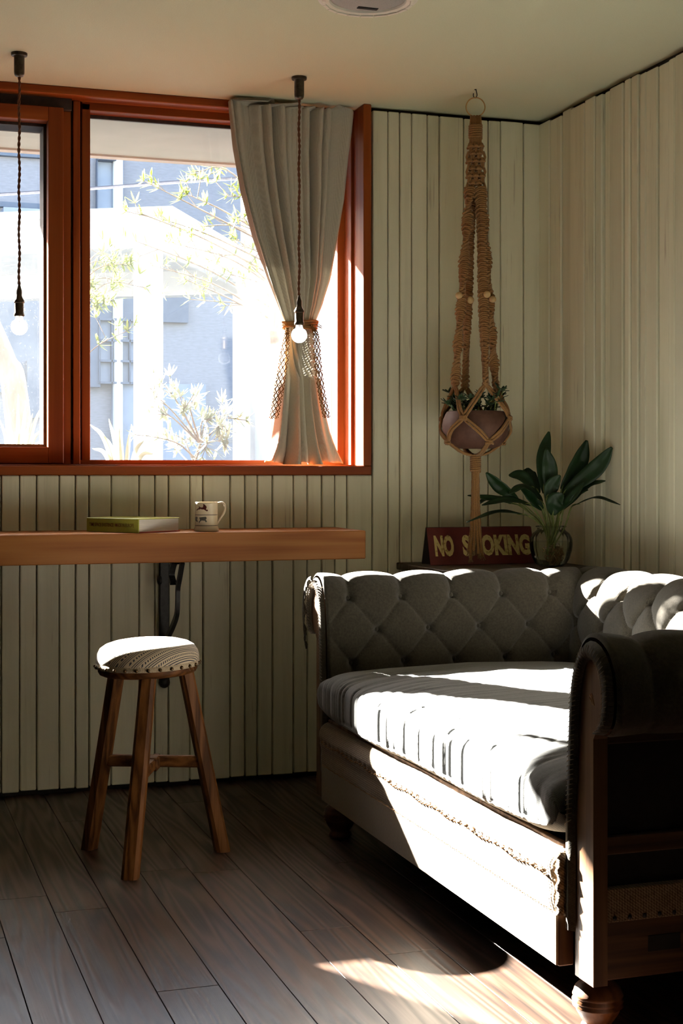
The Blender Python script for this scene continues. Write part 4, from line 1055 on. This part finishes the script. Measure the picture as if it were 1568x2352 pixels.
hs = thing('added_glare_wall', (3.1, 9.8, -.25), 'added white wall standing in for the glare beside the curtain', 'building')  # white surface added to give the blown-out glare right of the pane
obj('wall', MB().box(3.12, 3.5, 6.8, 12.2, -.25, 4.6), 'bwhite', hs)
obj('coping', MB().box(3.05, 3.56, 6.75, 12.25, 4.6, 4.7), 'bwhite', hs)
cp0 = at(335, 1085, 9.0); e1 = Vector((.4906, .8714, 0)); e2 = Vector((-.8714, .4906, 0))
cpt = thing('white_carport', (cp0.x, cp0.y, -.25), 'white carport with square posts seen through the glass', 'carport')
def obox(o, u0, u1, v0, v1, z0, z1, name, m='bwhite'):
    f = lambda u, v, z: Vector((o.x, o.y, 0)) + e1 * u + e2 * v + Vector((0, 0, z))
    vs_ = [f(u, v, z) for z in (z0, z1) for u, v in ((u0, v0), (u1, v0), (u1, v1), (u0, v1))]
    return obj(name, MB().add(vs_, [(0, 3, 2, 1), (4, 5, 6, 7), (0, 1, 5, 4), (1, 2, 6, 5), (2, 3, 7, 6), (3, 0, 4, 7)]), m, cpt)
for u, v in ((0, 0), (2.3, 0), (0, 2.9), (2.3, 2.9)): obox(cp0, u - .03, u + .12, v - .07, v + .07, -.25, 2.46, 'post')
obox(cp0, -.06, .06, -.16, 3.0, 2.46, 2.65, 'beam'); obox(cp0, .06, 2.45, -.16, -.04, 2.46, 2.65, 'beam'); obox(cp0, .06, 2.45, 2.9, 3.0, 2.46, 2.65, 'beam'); obox(cp0, 2.3, 2.45, -.04, 2.9, 2.46, 2.65, 'beam')
obox(cp0, -.1, 2.5, -.2, 3.05, 2.65, 2.70, 'roof')
wr = tag(obj('overhead_cable', MB().tube(spline([at(-80, 452, 10.5), at(207, 433, 10.5), at(440, 416, 10.5), at(718, 401, 10.5)], 40), .012, 6), 'wire'), 'thin black overhead cable crossing outside the window', 'cable')
ro = random.Random(33)
def whorl(m, p, d, n, L, w, spread=.9):
    d = d.normalized(); s_ = d.orthogonal().normalized(); t_ = d.cross(s_)
    for k in range(n):
        a = 2 * math.pi * k / n + ro.random(); dd = d * (.3 + .7 * ro.random()) + (s_ * math.cos(a) + t_ * math.sin(a)) * spread
        blade(m, p, dd, L * (.7 + .5 * ro.random()), w, n=4, bend=.12)
def bush(name, label, cat, base, spine, ends, depth, lmat, tr, L, w, per=7, br=.006):
    """spine: points of the main stem (pixel pairs at the given distance); every branch leaves it near its own height"""
    t = thing(name, base, label, cat); wd = MB(); lv = MB()
    sp = spline([Vector(base)] + [at(px, py, depth) for px, py in spine], 40)
    wd.tube(sp, [tr * (1 - .018 * i) for i in range(40)], 8)
    for e in ends:
        p = at(*e, depth + ro.uniform(-.3, .3))
        s0 = min(sp, key=lambda q: abs(q.z - (p.z - .45 * (q.xy - p.xy).length)) + .15 * (q - p).length)
        mid_ = s0.lerp(p, .5) + Vector((ro.uniform(-.05, .05), ro.uniform(-.05, .05), ro.uniform(.0, .10)))
        c = spline([s0, mid_, p], 16); wd.tube(c, [br * (1 - .045 * i) for i in range(16)], 5)
        for i in (8, 10, 12, 13, 14, 15):
            q = c[i]
            if i < 15 and ro.random() < .7:
                tw = (c[i] - c[i - 1]).normalized() + Vector((ro.uniform(-1, 1), ro.uniform(-.6, .6), ro.uniform(-.5, 1))); q = c[i] + tw.normalized() * (.04 + .08 * ro.random()); wd.tube([c[i], q], br * .4, 4)
                whorl(lv, q, tw, per, L, w)
            else: whorl(lv, q, c[i] - c[i - 1], per, L, w)
    obj('branches', wd, 'bark', t, smooth=True); lo = obj('leaves', lv, lmat, t, smooth=True); lo['kind'] = 'stuff'; return t
bush('bottlebrush_tree', 'leafy tree with narrow yellow-green leaves reaching past the curtain', 'tree', (2.30, 7.6, -.25), [(640, 1000), (630, 800), (625, 600), (610, 450), (600, 330)],
     [(295, 480), (330, 415), (362, 500), (420, 442), (452, 520), (480, 600), (520, 450), (540, 560), (500, 395), (440, 402), (400, 560), (288, 545), (530, 630), (470, 690), (560, 500), (575, 600), (350, 610), (420, 640)], 7.3, 'tleaf', .04, .055, .0055)
bush('narrow_leaved_shrub', 'pale narrow-leaved shrub outside near the window mullion', 'shrub', (.93, 6.9, -.25), [(165, 1000), (160, 850), (165, 700), (172, 600)],
     [(240, 600), (214, 650), (275, 640), (300, 605), (255, 690), (292, 760), (225, 700), (262, 612), (330, 660)], 6.7, 'tleaf', .02, .055, .0058, 8, .004)
bush('low_blown_out_shrub', 'low shrub outside against the bottom of the glass, blown-out light painted into its pale leaves', 'shrub', (1.35, 6.3, .95), [(430, 1130), (440, 1080), (460, 1020)],
     [(392, 902), (422, 942), (452, 922), (482, 962), (372, 952), (442, 1002), (402, 1022), (502, 982), (350, 905), (520, 1010), (470, 1030), (545, 960), (335, 1000)], 6.35, 'pleaf', .02, .055, .007, 8, .005)
def strap_plant(label, base, tips):
    base = Vector(base); t = thing('strap_leaf_plant', base, label, 'plant')
    for (px, py, dv) in tips:
        e = at(px, py, 5.9 + dv); m = base.lerp(e, .55) + Vector((0, 0, .35 * abs(e.x - base.x) + .03)); c = spline([base, m, e], 18); rows = []
        for i, p in enumerate(c):
            q = (c[min(i + 1, 17)] - c[max(i - 1, 0)]).normalized(); s_ = q.cross(-FWD).normalized(); w = .009 * math.sin(math.pi * min(.99, .12 + .88 * i / 17)) ** .6
            rows.append([p - s_ * w, p + FWD * .006, p + s_ * w])
        obj('leaf', MB().grid(rows), 'pleaf', t, smooth=True)
strap_plant('arching strap-leaved plant outside the dusty left pane', (.60, 5.9, .951), [(97, 932, 0), (20, 938, .1), (0, 965, .05), (96, 985, .1), (42, 905, .08), (-30, 1000, 0), (75, 950, .1), (10, 1012, 0), (60, 925, -.05), (93, 1012, -.05)])
strap_plant('strap-leaved plant outside at the corner of the right pane', (1.02, 5.9, .951), [(207, 975, 0), (250, 962, .1), (330, 1012, .1), (300, 985, 0), (212, 1030, .05), (352, 1042, .1), (238, 1000, 0), (275, 975, .05)])
pb = thing('planter_box', (1.0, 5.9, -.25), 'long pale planter below the window outside', 'planter')
obj('box', MB().box(-.3, 2.3, 5.72, 6.62, -.25, .93), 'soffit', pb, bevel=.005); obj('soil', MB().box(-.27, 2.27, 5.75, 6.59, .93, .95), 'soil', pb)
tk = thing('leaning_tree', (.75, 7.0, -.25), 'leaning pale tree trunk outside the left pane', 'tree')
obj('trunk', MB().tube(spline([(.86, 7.0, -.25), at(40, 950, 6.9), at(8, 820, 6.9), at(-80, 600, 6.9), at(-150, 300, 6.9)], 24), [.07 - .0015 * i for i in range(24)], 12), 'bark', tk, smooth=True)
